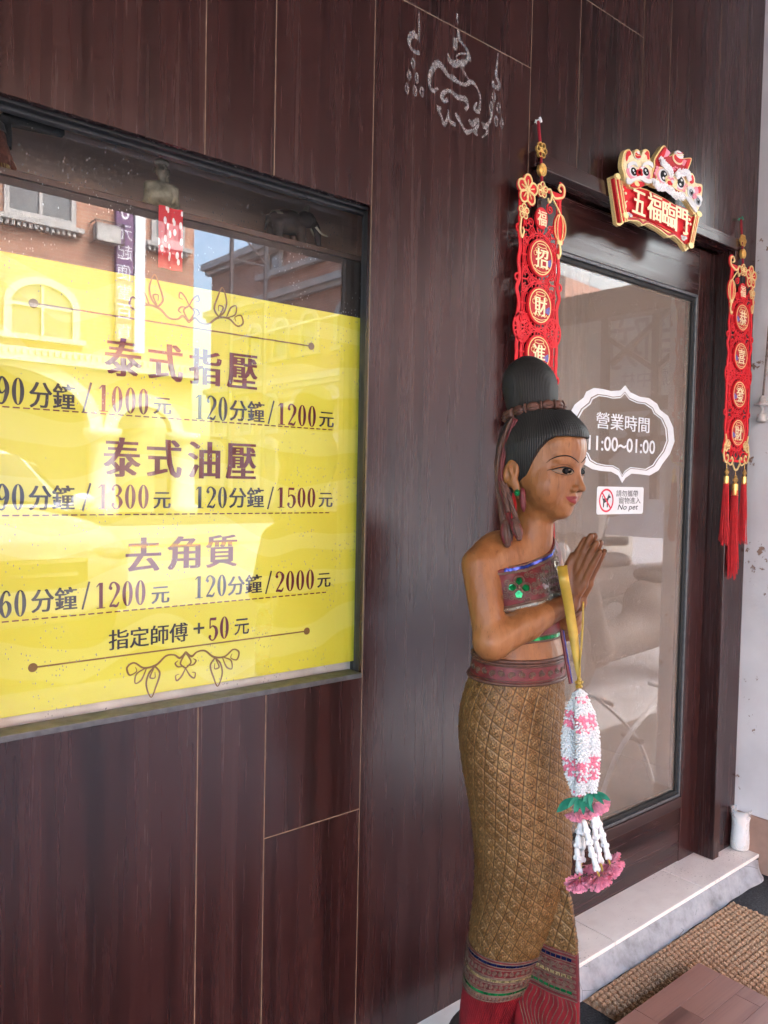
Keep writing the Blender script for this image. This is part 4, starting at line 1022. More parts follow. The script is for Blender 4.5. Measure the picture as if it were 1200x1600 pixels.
# standing red cloth-wrapped pedestal carrying nothing else
tag(mb.obj('patterned_cloth', m_leafcloth, smooth=True), 'small red cloth with white leaf pattern hanging off the shelf edge below the bronze bust', 'cloth')
# elephant
ep = aty(452, 395, .24); EL = thing('elephant_figurine', 'small dark wooden elephant figurine with white tusks behind the window', 'figurine', (ep[0]+.012, .24, bz), R_(0)); EL.scale = (1.45, 1.25, 1.)
s = SDF((-.12, -.06, 0), (.13, .06, .22), .0025)
s.ell((-.03, 0, .12), (.062, .038, .045), .01); s.ell((-.02, 0, .135), (.045, .036, .042), .02); s.ell((.045, 0, .155), (.030, .026, .032), .015); s.ell((.04, 0, .178), (.02, .02, .012), .01)
for x in (-.068, .012):
    for q in (-1, 1): s.cap((x, q*.021, .10), (x+.004, q*.022, .012), .0165, .013, .008)
tr = cat([(.068, 0, .15), (.082, 0, .12), (.086, 0, .08), (.092, 0, .045), (.104, 0, .03)], 3)
for i in range(len(tr)-1): s.cap(tr[i], tr[i+1], .014-.0009*i, .0135-.0009*i, .004)
s.cap((-.09, 0, .13), (-.10, 0, .07), .006, .003, .006)
for q in (-1, 1): s.ell((.022, q*.032, .142), (.024, .006, .034), .004)
m_eleph = M('dark_elephant_wood', (.085, .06, .052), .45, var=.4, vs=50)
V, F = s.mesh(); k = (aty(478, 331, .24)[2]-bz)/.19; V = V*k; mb = MB(); mb.add(V, F); mb.obj('body', m_eleph, EL, smooth=True)
for q in (-1, 1):
    mb = MB(); mb.tube(cat([(.070*k, q*.014*k, .13*k), (.088*k, q*.020*k, .105*k), (.108*k, q*.022*k, .100*k)], 5), [.0045*k]*6+[.004*k]*4+[.001], 8); mb.obj('tusk', m_cream, EL, smooth=True)
mb = MB()
for i in range(16):
    a0 = -1.5+3*i/15; mb.tube([np.array([.035+.012*math.cos(u)-.002, math.sin(a0)*.024*math.sin(u)*1.1, .175+.02*math.cos(u)*1.0-.02*(1-math.cos(u))])*k+np.array([0, 0, .012]) for u in np.linspace(.05, 1.5, 8)], .0011, 5)
for i in range(15):
    x = -.075+.0045*i; mb.tube([np.array([x, -.036*math.sin(u), .120+.046*math.cos(u)*(1-((x+.03)/.075)**2*.5)])*k for u in np.linspace(-1.1, 1.1, 9)], .0009, 5)
mb.obj('inlaid_ribs', M('pale_inlay', (.5, .42, .3), .5), EL, smooth=True)
# third ornament at the left edge: a carved figure with a straw skirt
lp = aty(6, 262, .24)
po = thing('puppet', 'reddish brown puppet figure standing on the shelf under the black track light', 'puppet', (lp[0]-.01, .24, bz)); po.scale = (.55, .55, .44)
s = SDF((-.06, -.05, 0), (.06, .05, .27), .003); s.ell((0, 0, .19), (.022, .024, .028), .008); s.cap((0, 0, .17), (0, 0, .09), .026, .034, .01)
for q in (-1, 1): s.cap((q*.02, 0, .15), (q*.045, -.01, .07), .012, .009, .008); s.cap((q*.016, 0, .09), (q*.02, 0, .01), .014, .011, .006)
V, F = s.mesh(); mb = MB(); mb.add(V, F); mb.obj('figure', M('red_brown_cloth', (.20, .06, .035), .8, var=.5, vs=60), po, smooth=True)
mb = MB(); mb.lathe([(.012, .225), (.024, .215), (.026, .2), (.02, .235), (.006, .25)], 14); mb.obj('hat', m_eleph, po, smooth=True)
mb = MB()
for i in range(26):
    a0 = i*.2417; mb.tube([(.03*math.cos(a0), .026*math.sin(a0), .09), (.044*math.cos(a0), .036*math.sin(a0), .02)], .0022, 5)
mb.obj('straw_skirt', M('straw', (.42, .26, .09), .8), po)
tr_ = thing('track_light', 'slim black track light under the niche ceiling', 'lamp', (0, 0, 0))
A, B = aty(2, 185, .25), aty(99, 206, .25); mb = MB(); mb.bar(A, B, .018, .018); mb.obj('rail', m_rubber, tr_, bevel=.002)
mb = MB(); mb.tube([A, A+np.array([0, 0, -.05])], .017, 14); mb.obj('lamp_head', m_rubber, tr_)
mb = MB(); mb.bar(B+np.array([-.03, 0, .01]), np.array([B[0]-.03, B[1], 2.178]), .006, .006, up=(1, 0, 0)); mb.obj('drop_rod', m_rubber, tr_)
# ================================================================= STICKERS ON THE DOOR
SY = DG-.0004
hs = MB(); 
def dpx(pts, y=SY): return [tuple(aty(x, yy, y)[[0, 2]]) for x, yy in pts]
def dash_frame(k0, k1):
    """cusped cartouche in door coordinates"""
    A = [(977, 602), (985, 613), (1000, 620), (1014, 622), (1027, 631), (1031, 640), (1044, 650), (1052, 668), (1054, 690), (1047, 709), (1035, 725), (1029, 735), (1015, 743), (1000, 741), (987, 740), (977, 747), (972, 755)]
    B = [(977, 602), (969, 610), (955, 611), (943, 608), (928, 606), (916, 612), (912, 621), (898, 632), (888, 650), (886, 670), (890, 692), (900, 707), (908, 715), (913, 726), (925, 733), (940, 736), (955, 737), (966, 743), (972, 755)]
    return A, B
CA, CB = dash_frame(0, 0)
ctr = aty(973, 680, SY)[[0, 2]]
def cart(sc):
    P = np.array(dpx(CA)+dpx(CB[-2:0:-1])); return ctr+(P-ctr)*sc
m_stick = M('white_vinyl', (.62, .64, .66), .5, var=.04); m_stick2 = M('frosted_vinyl', (.72, .75, .78), .5, var=.05)
o1, i1, o2, i2 = cart(1.0), cart(.875), cart(.855), cart(.83)
for o_, i_ in ((o1, i1), (o2, i2)):
    n = len(o_); hs.add([(p[0], SY, p[1]) for p in o_]+[(p[0], SY, p[1]) for p in i_], [(j, (j+1) % n, n+(j+1) % n, n+j) for j in range(n)])
hst = hs.obj('hours_sticker', m_stick); tag(hst, 'white cusped opening hours sticker on the glass door', 'sticker')
mb = MB(); 
def srow(mb, s, xl, ytl, ybl, xr, ytr, ybr, y=SY-.0002, **k):
    x0, x1, z0, z1 = pxbox(xl, ytl, ybl, xr, ytr, ybr, SY); text(mb, s, x0, x1, z0, z1, y, **k)
srow(mb, '營業時間', 932, 645, 670, 1015, 651, 676, off=.003, bold=.0008); srow(mb, '11:00~01:00', 920, 681, 704, 1024, 687, 709, off=.016)
mb.obj('lettering', m_stick, hst)
P = [aty(*q, SY) for q in ((933, 760), (1006, 761), (1004, 803), (931, 804))]; x0, x1 = P[0][0], P[1][0]; z0, z1 = P[3][2], P[0][2]
def rrect(x0, x1, z0, z1, r, n=5):
    o = []
    for cx_, cz_, a0 in ((x1-r, z1-r, 0), (x0+r, z1-r, 90), (x0+r, z0+r, 180), (x1-r, z0+r, 270)):
        for i in range(n+1): a = R_(a0+90*i/n); o.append((cx_+r*math.cos(a), cz_+r*math.sin(a)))
    return o
np_ = MB(); np_.plate(rrect(x0, x1, z0, z1, .008), SY, SY+.0003); nps = np_.obj('no_pets_sticker', m_stick); tag(nps, 'small white rectangular sticker reading No pet below the hours sticker', 'sticker')
W_, H_ = x1-x0, z1-z0; mb = MB(); c0 = (x0+W_*.195, z0+H_*.5); rr = H_*.40
mb.stroke(circ(c0, rr*1.02, rr*.98, 36), rr*.17, SY-.0006, SY-.0002, closed=True)
mb.stroke([(c0[0]-rr*.66, c0[1]+rr*.68), (c0[0]+rr*.66, c0[1]-rr*.68)], rr*.16, SY-.0007, SY-.0002); mb.obj('prohibition_ring', M('red_print', (.55, .02, .05), .5), nps)
mb = MB(); D = lambda pts: [(c0[0]+rr*u, c0[1]+rr*v) for u, v in pts]
mb.plate(D([(-.50, .18), (-.58, .42), (-.66, .40), (-.56, .05), (-.48, -.05), (-.50, -.62), (-.36, -.62), (-.30, -.22), (.06, -.12), (.10, -.62), (.24, -.62), (.28, .02), (.40, .22), (.62, .22), (.66, .34), (.46, .46), (.42, .64), (.30, .50), (.10, .20)]), SY-.0004, SY-.0002)
mb.obj('dog_symbol', m_inkb, nps); mb = MB()
srow(mb, '請勿攜帶', 963, 766, 776, 997, 766, 776, bold=.0003); srow(mb, '寵物進入', 967, 777, 787, 1001, 777, 787, bold=.0003)
srow(mb, 'No pet', 965, 788, 799, 997, 788, 799, off=.012, shear=.25); mb.obj('lettering', m_inkb, nps)
# ================================================================= GARLAND hanging from the statue's hands
GA = thing('flower_garland', 'white and pink jasmine garland with a gold ribbon hanging from the statue hands', 'garland', tuple(SB), SRZ)
m_white = M('white_petal', (.68, .67, .67), .55, var=.06); m_pink = M('pink_petal', (.74, .20, .28), .6, var=.3, vs=60)
m_rose = M('rose_carnation', (.86, .30, .40), .7, var=.25, vs=90); m_leaf = M('green_cloth_leaf', (.02, .20, .12), .55, var=.3, vs=60); m_ribbon = M('gold_satin_ribbon', (.36, .225, .03), .35, .2, var=.2, vs=40)
GL = -.045
def gp(px, py, dL=0.): return sag(px, py, GL+dL)
mb = MB()
rib = [(878, 884, -.012), (881, 905, -.02), (886, 930, -.012), (890, 955, -.004), (895, 985, 0), (899, 1015, 0), (903, 1045, 0), (905, 1062, 0)]
P = cat([gp(x, y, d) for x, y, d in rib], 5); wdt = np.interp(np.linspace(0, 1, len(P)), [0, .6, .85, 1], [.0175, .0165, .010, .003])
vd = _n(P[3]-CL); rows_ = []
for p, q_, w_ in zip(P, np.gradient(P, axis=0), wdt):
    sd = _n(np.cross(q_, vd)); rows_.append([p-sd*w_/2, p+vd*.0015-sd*w_*.0, p+sd*w_/2])
mb.grid(np.array(rows_)); rb = mb.obj('ribbon', m_ribbon, GA, smooth=True); rb.modifiers.new('thick', 'SOLIDIFY').thickness = .0008
mb = MB(); mb.tube(cat([gp(912, 940, .02), gp(911, 975, .01), gp(909, 1010, .005), gp(906, 1040, 0), gp(905.5, 1062, 0)], 5), .0012, 6)
mb.tube(cat([gp(911, 940, .018), gp(908, 1005, .005), gp(904, 1062, 0)], 5), .0010, 6); mb.obj('string', m_ribbon, GA, smooth=True)
mb = MB(); c = gp(905, 1068); r_ = random.Random(3)
for i in range(5):
    a = i*1.256+.3; d = np.array([math.cos(a)*.5, math.cos(a)*-.5, math.sin(a)]); s_ = np.cross(d, [.6, .6, .2]); s_ = _n(s_)
    L_ = .012; mb.add([c, c+d*L_*.6+s_*.0045, c+d*L_, c+d*L_*.6-s_*.0045, c+d*L_*.5+np.array([-.004, -.004, 0])], [(0, 1, 4), (1, 2, 4), (2, 3, 4), (3, 0, 4)])
mb.ell(c, .0045); mb.tube([c+np.array([0, 0, .01]), c-np.array([0, 0, .008])], .0035, 8); mb.obj('bow', m_ribbon, GA)
wb_, pb_ = MB(), MB()
strands = [([(902, 1082), (893, 1108), (889, 1140), (888, 1170), (891, 1200), (898, 1225), (903, 1242)], -.012, [.007, .0115, .0135, .0140, .0125, .0100, .0085]),
           ([(906, 1080), (908, 1105), (910, 1135), (911, 1165), (911, 1190), (910, 1215), (907, 1238)], -.024, [.007, .0120, .0140, .0140, .0130, .0105, .0085]),
           ([(910, 1082), (919, 1108), (925, 1138), (927, 1168), (927, 1198), (925, 1222), (923, 1238)], -.010, [.007, .0115, .0135, .0140, .0125, .0105, .0085]),
           ([(906, 1082), (908, 1110), (912, 1140), (914, 1170), (914, 1200), (914, 1225)], .012, [.007, .0115, .0140, .0140, .0120, .0090])]
for si, (pp, dl, rr) in enumerate(strands):
    pp = np.array(pp, float); yy = np.arange(pp[0, 1], pp[-1, 1], 4.6)
    for k, y in enumerate(yy):
        x = np.interp(y, pp[:, 1], pp[:, 0]); r = float(np.interp(y, pp[:, 1], rr)); c = gp(x, y, dl); yo = y+(si == 0)*6-(si == 1)*4
        pink = 1085 < yo < 1091 or 1111 < yo < 1140 and si != 3 or (1186 if si != 2 else 1178) < yo < 1214 or yo > 1236
        n_b = 11
        for j in range(n_b):
            a = 2*math.pi*(j+.5*(k % 2))/n_b+r_.uniform(-.12, .12); d = np.array([math.cos(a), math.sin(a), -.35+r_.uniform(-.15, .15)]); d = _n(d)
            u = _n(np.cross(d, [0, 0, 1.])); v = np.cross(d, u); ln = .0048*r_.uniform(.85, 1.15)
            isp = pink and r_.random() < .45
            q_ = c+d*(r*.72+(-.0012 if isp else 0)); (pb_ if isp else wb_).ell(q_, u*.0023*(1.25 if isp else 1), v*.0023*(1.25 if isp else 1), d*ln, 6, 5)
        (pb_ if pink else wb_).ell(c, (r*.72, r*.72, .005), nu=10, nv=5)
wb_.obj('jasmine_buds', m_white, GA, smooth=True); pb_.obj('rose_buds', m_pink, GA, smooth=True)
def carnation(c, ax, r, name='carnation', ops=(1.5, 1.2, .9, .55, .25)):
    ax = _n(np.asarray(ax, float)); u = _n(np.cross(ax, [.3, .9, .1])); v = np.cross(ax, u); mb = MB()
    for k, (op, n, sc) in enumerate(zip(ops, (8, 8, 7, 6, 4), (1., .97, .92, .85, .78))):
        for i in range(n):
            a0 = 2*math.pi*i/n+k*.4+r_.uniform(-.15, .15); hw = math.pi/n*1.25; G = []; op_ = op+r_.uniform(-.18, .18); s0 = sc*r_.uniform(.88, 1.06)
            for t_ in np.linspace(0, 1, 6):
                row_ = []
                for s_ in np.linspace(-1, 1, 13):
                    aa = a0+s_*hw*(.3+.7*t_); o2 = op_+.10*t_*t_*math.sin(s_*9.5+i*2+k); rad = r*s0*t_*math.sin(o2)*(1-.10*s_*s_+.05*math.sin(s_*26+i)*t_**3); h_ = r*s0*t_*math.cos(o2)*(1-.10*s_*s_)
                    row_.append(np.asarray(c)+ax*h_+(u*math.cos(aa)+v*math.sin(aa))*rad)
                G.append(row_)
            mb.grid(np.array(G))
    return mb.obj(name, m_rose, GA, smooth=True)
carnation(gp(903, 1263, -.012), (-.15, -.30, -1), .0285, ops=(1.15, .95, .75, .5, .25)); carnation(gp(930, 1254, .0), (.35, -.45, -1), .0270, ops=(1.15, .95, .75, .5, .25))
lf = MB()
for (x0, y0, x1, y1, d) in ((902, 1247, 870, 1269, -.012), (904, 1247, 888, 1262, -.026), (905, 1248, 898, 1275, -.03), (908, 1247, 912, 1273, -.03), (909, 1247, 928, 1270, -.022), (922, 1240, 910, 1262, -.02), (924, 1240, 922, 1262, -.02), (926, 1240, 954, 1251, .01), (925, 1241, 944, 1257, -.012)):
    a, b = gp(x0, y0, d*.4), gp(x1, y1, d); t_ = _n(b-a); sd = _n(np.cross(t_, _n(a-CL)+np.array([0, 0, .35]))); L_ = np.linalg.norm(b-a); G = []
    for q_ in np.linspace(0, 1, 9):
        wq = L_*.15*math.sin(math.pi*min(1, q_*.98+.02))**.8+.0006; p = a+(b-a)*q_+np.array([0, 0, .004*math.sin(q_*math.pi)]); nn = np.cross(t_, sd)
        G.append([p-sd*wq+nn*wq*.3, p, p+sd*wq+nn*wq*.3])
    lf.grid(np.array(G))
lf.obj('leaf', m_leaf, GA, smooth=True)
st_ = [[(906, 1293), (903, 1313), (902, 1333), (904, 1353)], [(911, 1295), (910, 1316), (909, 1336)], [(914, 1290), (919, 1309), (924, 1329), (930, 1349)], [(928, 1283), (930, 1301), (932, 1320), (936, 1337)], [(933, 1280), (939, 1298), (943, 1313), (948, 1331)]]
bl = MB(); thr = MB()
for si, s_ in enumerate(st_):
    pts = [gp(x, y, (-.02, .0, -.028, -.004, .012)[si]) for x, y in s_]
    for i, p in enumerate(pts):
        d = _n((pts[i+1]-p) if i+1 < len(pts) else (p-pts[i-1]))
        for (o_, r0) in ((0, .0035), ):
            P = [p-d*.0105, p-d*.008, p-d*.002, p+d*.004, p+d*.0095, p+d*.0112]; bl.tube(P, [.0012, .0040, .0052, .0050, .0066, .0045], 8)
        for j in range(4):
            a = j*math.pi/2+i; bl.ell(p+d*.008+np.array([math.cos(a), math.sin(a), 0])*.0046, (.0032, .0032, .0048))
    e = pts[-1]; d = _n(pts[-1]-pts[-2]); thr.tube([gp(905+si*5, 1270, 0)]+pts+[e+d*.026], .0009, 5); thr.tube([e+d*.010, e+d*.028], .0019, 6)
bl.obj('flower_bells', m_white, GA, smooth=True); thr.obj('thread', M('yellow_thread', (.62, .42, .08), .6), GA)
for (x, y, d, ax, r) in ((902, 1374, -.02, (-.35, -.55, -.7), .0275), (934, 1370, -.03, (-.05, -.65, -.75), .0285), (953, 1350, .012, (.4, -.65, -.55), .0265), (923, 1350, .01, (-.1, -.5, -.8), .024)): carnation(gp(x, y, d), ax, r)
# ================================================================= RED SPRING COUPLETS
m_redp = M('red_flock_paper', (.60, .008, .016), .6, var=.12, vs=60); m_reddk = M('deep_red_print', (.40, .006, .012), .5, var=.15)
m_goldp = M('pale_gold_glitter', (.80, .60, .26), .38, .35, var=.22, vs=500); m_creamp = M('cream_glitter', (.80, .68, .42), .4, .2, var=.15, vs=500)
m_bluep = M('blue_pattern_print', (.10, .13, .42), .5, var=.6, vs=400); m_pinkp = M('pink_print', (.78, .25, .33), .5)
def couplet(name, label, cx_, meds, zt, zb, chars, flip, yb, pin, knot, coin, pin_mat, tass=True):
    T0 = thing(name, label, 'hanging ornament', (cx_, yb, zt), 0, 'red paper couplets hung beside the door')
    red, gold, crm, dk, blu = MB(), MB(), MB(), MB(), MB(); cnt = [0]
    Lc = lambda x, z: (x*flip, z-zt)
    def S(mb, pts, w_, y=-.0025, th=.0025, closed=False):
        cnt[0] += 1; yy = y-(cnt[0] % 40)*1.2e-5; mb.stroke([Lc(*p) for p in pts], w_, yy, yy+th, closed)
    hw = .0735
    zs = np.linspace(zb, zt-.015, 160)
    for sx in (-1, 1):
        mod = [.0022*math.sin(z*95)+.0045*max(0, math.cos(z*38+.6))**8 for z in zs]
        S(red, [(sx*(hw+m_), z) for m_, z in zip(mod, zs)], .0105); S(red, [(sx*(hw-.012), z) for z in zs], .0028)
    for z in (zb+.004, zt-.018): S(red, [(-hw, z), (hw, z)], .008)
    pit = meds[0]-meds[1]; R0 = .0455
    gaps = [meds[0]+pit*.5]+[m_-pit*.5 for m_ in meds]
    for gi, z in enumerate(gaps):
        if z < zb-.02: continue
        for sx in (-1, 1):
            S(red, spiral((sx*.050, z+.020), .0105, .002, 1.5*sx, sx*1.5, 26), .0030); S(red, spiral((sx*.050, z-.020), .0105, .002, -1.5*sx, -sx*1.5, 26), .0030)
            S(red, [(sx*.018, z), (sx*.031, z+.015), (sx*.044, z), (sx*.031, z-.015), (sx*.018, z)], .0038); S(red, [(sx*.025, z), (sx*.031, z+.007), (sx*.037, z), (sx*.031, z-.007), (sx*.025, z)], .0022)
            S(red, cat([(0, z+.024), (sx*.012, z+.012), (sx*.006, z), (sx*.012, z-.012), (0, z-.024)], 6), .0035)
            S(red, [(sx*.044, z), (sx*.064, z)], .0035)
            if gi == 2:
                fc = (sx*.058, z); S(red, circ(fc, .030, .034, 40), .005, closed=True); S(red, circ(fc, .009, n=20), .004, closed=True)
                for a in np.linspace(0, 2*math.pi, 17)[:-1]: S(red, [(fc[0]+.010*math.cos(a), z+.010*math.sin(a)), (fc[0]+.028*math.cos(a), z+.032*math.sin(a))], .0032)
            else: S(red, circ((sx*.079, z), .0085, n=18), .0045, closed=True)
    red_all, gold_all = red, gold; med_parts = []
    for mi, z in enumerate(meds):
        if z < zb: continue
        red, gold, crm, dk, blu = red_all, gold_all, MB(), MB(), MB()
        S(red, circ((0, z), R0+.0135, R0+.0135, 48), .0035, closed=True); S(red, circ((0, z), R0+.008, R0+.008, 48), .0025, closed=True)
        for a in np.linspace(0, 2*math.pi, 13)[:-1]:
            S(red, [((R0+.002)*math.cos(a), z+(R0+.002)*math.sin(a)), ((R0+.021)*math.cos(a), z+(R0+.021)*math.sin(a))], .0032)
        for sx in (-1, 1):
            for q_ in (-1, 1): S(red, spiral((sx*.058, z+q_*.031), .0095, .002, q_*sx*2.4, q_*1.3, 24), .0028)
        mdl = MB(); gold = MB(); mdl.plate([Lc(*p) for p in circ((0, z), R0, n=48)], -.0075, -.0005); med_parts.append((mdl, gold, crm, dk, blu)); S(gold, circ((0, z), R0-.006, n=48), .0022, -.0085, .0015, True)
        dk.plate([Lc(*p) for p in circ((0, z), R0-.0072, n=48)], -.0079, -.0074)
        top_ = z+R0*.62
        S(gold, circ((0, top_), .017, .0045, 24), .0016, -.0089, .001, True); S(gold, cat([(-.015, top_-.004), (-.024, z+.016), (0, z+.012), (.024, z+.016), (.015, top_-.004)], 6), .0014, -.0089, .001)
        for q_ in range(5): S(gold, cat([(-.030+.012*q_, z-.026), (-.024+.012*q_, z-.0205), (-.018+.012*q_, z-.026)], 4), .0013, -.0089, .001)
        S(gold, cat([(-.026, z-.029), (0, z-.034), (.026, z-.029)], 8), .0014, -.0089, .001); S(gold, circ((-.024, z+.008), .0055, n=14), .0013, -.0089, .001, True)
        for q_ in range(4): 
            a = -1.1+.55*q_; blu.plate([Lc(*p) for p in (((.015), z-.012+.001*q_), (.015+.022*math.cos(a*.45), z-.012+.022*math.sin(a*.45)+.004), (.015+.022*math.cos((a+.5)*.45), z-.012+.022*math.sin((a+.5)*.45)+.004))], -.0084-q_*1e-5, -.008)
        text(crm, chars[mi], -.0225, .0225, z-.0245-zt, z+.0215-zt, -.0094, off=.004, bold=.0012)
    red, gold, crm = red_all, gold_all, MB()
    # top: gold blossom, small blossom, scroll and lantern
    def blossom(c, r, n=5, a0=.3, w_=.0042):
        for i in range(n):
            a = a0+2*math.pi*i/n; d = np.array([math.cos(a), math.sin(a)]); e = np.array([-d[1], d[0]]); c0 = np.asarray(c)
            red.plate([Lc(*p) for p in circ(c0+d*r*.62, r*.50, n=20)], -.0035-(i*1e-5), .0)
            S(gold, cat([c0+d*r*.18, c0+d*r*.55+e*r*.42, c0+d*r*1.02+e*r*.22, c0+d*r*1.02-e*r*.22, c0+d*r*.55-e*r*.42], 5, True), w_, -.006, .002, True)
            S(gold, [c0+d*r*.30, c0+d*r*.72], w_*.6, -.0062, .002)
        gold.ell((c[0]*flip, -.006, c[1]-zt), (r*.16, .002, r*.16))
    blossom((-.054, zt-.035), .033); blossom((.0, zt-.022), .0175, w_=.003); blossom((-.066, zt-.088), .0165, w_=.003)
    S(gold, cat([(-.074, zt-.105), (-.077, zt-.13), (-.071, zt-.150), (-.064, zt-.135), (-.069, zt-.125)], 6), .0042, -.006, .003)
    S(gold, cat([(.014, zt-.018), (.030, zt-.014), (.036, zt-.030), (.028, zt-.046), (.022, zt-.036)], 6), .0042, -.006, .003)
    S(gold, cat([(.034, zt-.020), (.046, zt-.030), (.066, zt-.026), (.082, zt-.018), (.084, zt+.002), (.070, zt+.008), (.062, zt-.004), (.072, zt-.010)], 6), .0048, -.0061, .003)
    S(red, cat([(.036, zt-.024), (.060, zt-.028), (.084, zt-.014), (.084, zt+.004), (.068, zt+.009)], 6), .012, -.003, .003)
    S(gold, cat([(.040, zt-.034), (.060, zt-.052), (.071, zt-.064)], 5), .003, -.006, .003)
    lc = (.072, zt-.098); red.plate([Lc(*p) for p in circ(lc, .024, .036, 30)], -.004, -.0005)
    for rx in (.0215, .0105): S(gold, circ(lc, rx, .033, 30), .0022, -.0062, .003, True)
    gold.plate([Lc(*p) for p in ((.062, zt-.129), (.082, zt-.129), (.080, zt-.138), (.064, zt-.138))], -.0064, -.003)
    S(gold, cat([(.072, zt-.138), (.076, zt-.158), (.069, zt-.172), (.064, zt-.163)], 5), .0055, -.006, .003)
    red.plate([Lc(*p) for p in circ((0, zt-.090), .022, .026, 30)], -.006, -.0005); text(crm, '福', -.0165, .0165, -.108, -.072, -.0066, off=.004, bold=.0009)
    for sx in (-1, 1): S(red, spiral((sx*.034, zt-.060), .013, .002, 2*sx, sx*1.5, 24), .0032); S(red, spiral((sx*.036, zt-.108), .011, .002, 4*sx, sx*1.4, 24), .0032)
    # bottom gold scrolls
    if tass:
        for sx in (-1, 1):
            S(gold, cat([(sx*.076, zb+.088), (sx*.070, zb+.066), (sx*.080, zb+.050), (sx*.072, zb+.034), (sx*.060, zb+.042)], 6), .0052, -.006, .003)
            S(gold, cat([(sx*.080, zb+.044), (sx*.084, zb+.020), (sx*.070, zb-.002), (sx*.054, zb+.008), (sx*.058, zb+.022), (sx*.068, zb+.018)], 6), .0048, -.0061, .003)
            S(gold, cat([(sx*.056, zb-.002), (sx*.036, zb-.010), (sx*.022, zb+.004), (sx*.030, zb+.016), (sx*.038, zb+.008)], 6), .0045, -.006, .003)
            S(gold, cat([(sx*.024, zb-.006), (sx*.010, zb-.022), (0, zb-.026)], 6), .0055, -.006, .003); blossom((sx*.058, zb+.055), .014, w_=.0026)
    rp = red.obj('red_filigree', m_redp, T0); gold.obj('gold_filigree', m_goldp, T0); crm.obj('gold_character', m_creamp, T0)
    for a_, b_, c_, d_, e_ in med_parts: o_ = a_.obj('medallion', m_redp, T0); b_.obj('gold_outline', m_goldp, o_); c_.obj('gold_character', m_creamp, o_); d_.obj('medallion_print', m_reddk, o_); e_.obj('blue_print', m_bluep, o_)
    # cord, knot, coin, push pin
    o0 = np.array([cx_, yb, zt]); pn, kn, cn = (np.array(q)-o0 for q in (pin, knot, coin)); mb = MB()
    mb.tube(cat([pn+[0, -.004, 0], pn*.6+kn*.4+[.003, 0, 0], kn], 5), .0036, 8); mb.tube([kn, cn, np.array([0, -.003, -.012])], .0036, 8); mb.obj('cord', M('red_cord', (.30, .008, .02), .7, bump=.001, bs=900), T0, smooth=True)
    mb = MB()
    for k in range(6):
        a = k*math.pi/3; mb.stroke(circ((kn[0]+.012*math.cos(a), kn[2]+.012*math.sin(a)), .0068, n=14), .0026, kn[1]-.004-k*1e-4, kn[1]+.001, True)
    mb.ell(kn, (.007, .004, .007)); mb.obj('gold_knot', m_gold, T0)
    mb = MB(); mb.plate([(p[0], p[1]) for p in circ((cn[0], cn[2]), .0135, .0155, 24)], cn[1]-.006, cn[1]+.004); mb.stroke(circ((cn[0], cn[2]), .0105, .012, 24), .0018, cn[1]-.0075, cn[1]-.0055, True)
    mb.stroke([(cn[0]-.005, cn[2]+.004), (cn[0]+.005, cn[2]+.004)], .002, cn[1]-.0075, cn[1]-.0055); mb.stroke([(cn[0], cn[2]+.007), (cn[0], cn[2]-.007)], .002, cn[1]-.0076, cn[1]-.0055); mb.obj('coin', m_gold, T0, bevel=.0008)
    mb = MB(); d = np.array([.35, -1, .25]); d = _n(d); b0 = np.array([pin[0], 0.0, pin[2]])-o0
    mb.tube([b0, b0+d*.004, b0+d*.0045, b0+d*.008, b0+d*.0135, b0+d*.014, b0+d*.018], [.0012, .0012, .006, .0036, .0036, .0066, .0066], 12); mb.obj('push_pin', pin_mat, T0, smooth=False)
    if tass:
        for (tx, zt_, L_) in ((-.060, zb-.028, .236), (.060, zb-.028, .236), (0, zb-.052, .322)):
            t0 = np.array([tx*flip, -.004, zt_-zt]); g_ = MB(); k = 1.3 if tx == 0 else 1.
            g_.tube([t0+[0, 0, .024], t0], .0007, 5)
            for q_ in range(4): a = q_*math.pi/2; g_.stroke(circ((t0[0]+.0055*k*math.cos(a), t0[2]-.006+.0065*k*math.sin(a)), .004*k, n=10), .0020, t0[1]-.003-q_*1e-4, t0[1]+.001, True)
            g_.ell(t0+[0, 0, -.006], (.004, .003, .004)); g_.lathe([(.0035, -.016), (.0075*k, -.019), (.0078*k, -.042*k), (.0088*k, -.044*k)], 16, c=t0)
            ts = MB()
            for i in range(84):
                a = i*2.399; rr_ = .0082*k*math.sqrt((i+.5)/64); l_ = L_*random.uniform(.86, 1.04); e = t0+np.array([rr_*math.cos(a)*1.75+random.uniform(-.005, .005), rr_*math.sin(a)*1.5+random.uniform(-.003, .003), -l_]); s0 = t0+np.array([rr_*math.cos(a)*.85, rr_*math.sin(a)*.85, -.040])
                ts.tube(cat([s0, (s0+e)/2+np.array([random.uniform(-.003, .003), random.uniform(-.002, .002), 0]), e], 4), .00085, 4)
            to = ts.obj('tassel', m_red, T0); g_.obj('tassel_cap', m_gold, to)
    return T0
YC = -.027
c1 = [aty(x, y, YC) for x, y in ((842, 404), (840, 479), (838, 553))]; cxl = c1[1][0]; pitL = (c1[0][2]-c1[2][2])/2
top1 = aty(840, 281, YC)[2]
medL = [c1[0][2]-pitL*i for i in range(4)]
_w = lambda px, py, y: tuple(aty(px, py, y))
couplet('spring_couplet', 'red filigree couplet with gold blossoms hanging behind the statue head, white push pin', cxl, medL, top1, medL[3]-.105, '招財進寶', 1, YC, _w(839, 190, -.008), _w(845, 235, -.024), _w(846, 266, -.026), M('white_plastic', (.8, .8, .8), .4))
c2 = [aty(x, y, YC) for x, y in ((1158, 494), (1152, 562), (1149, 612), (1149, 672))]
c2 = [aty(x, y, YC) for x, y in ((1157.5, 497), (1155, 560), (1152, 620), (1148, 676))]
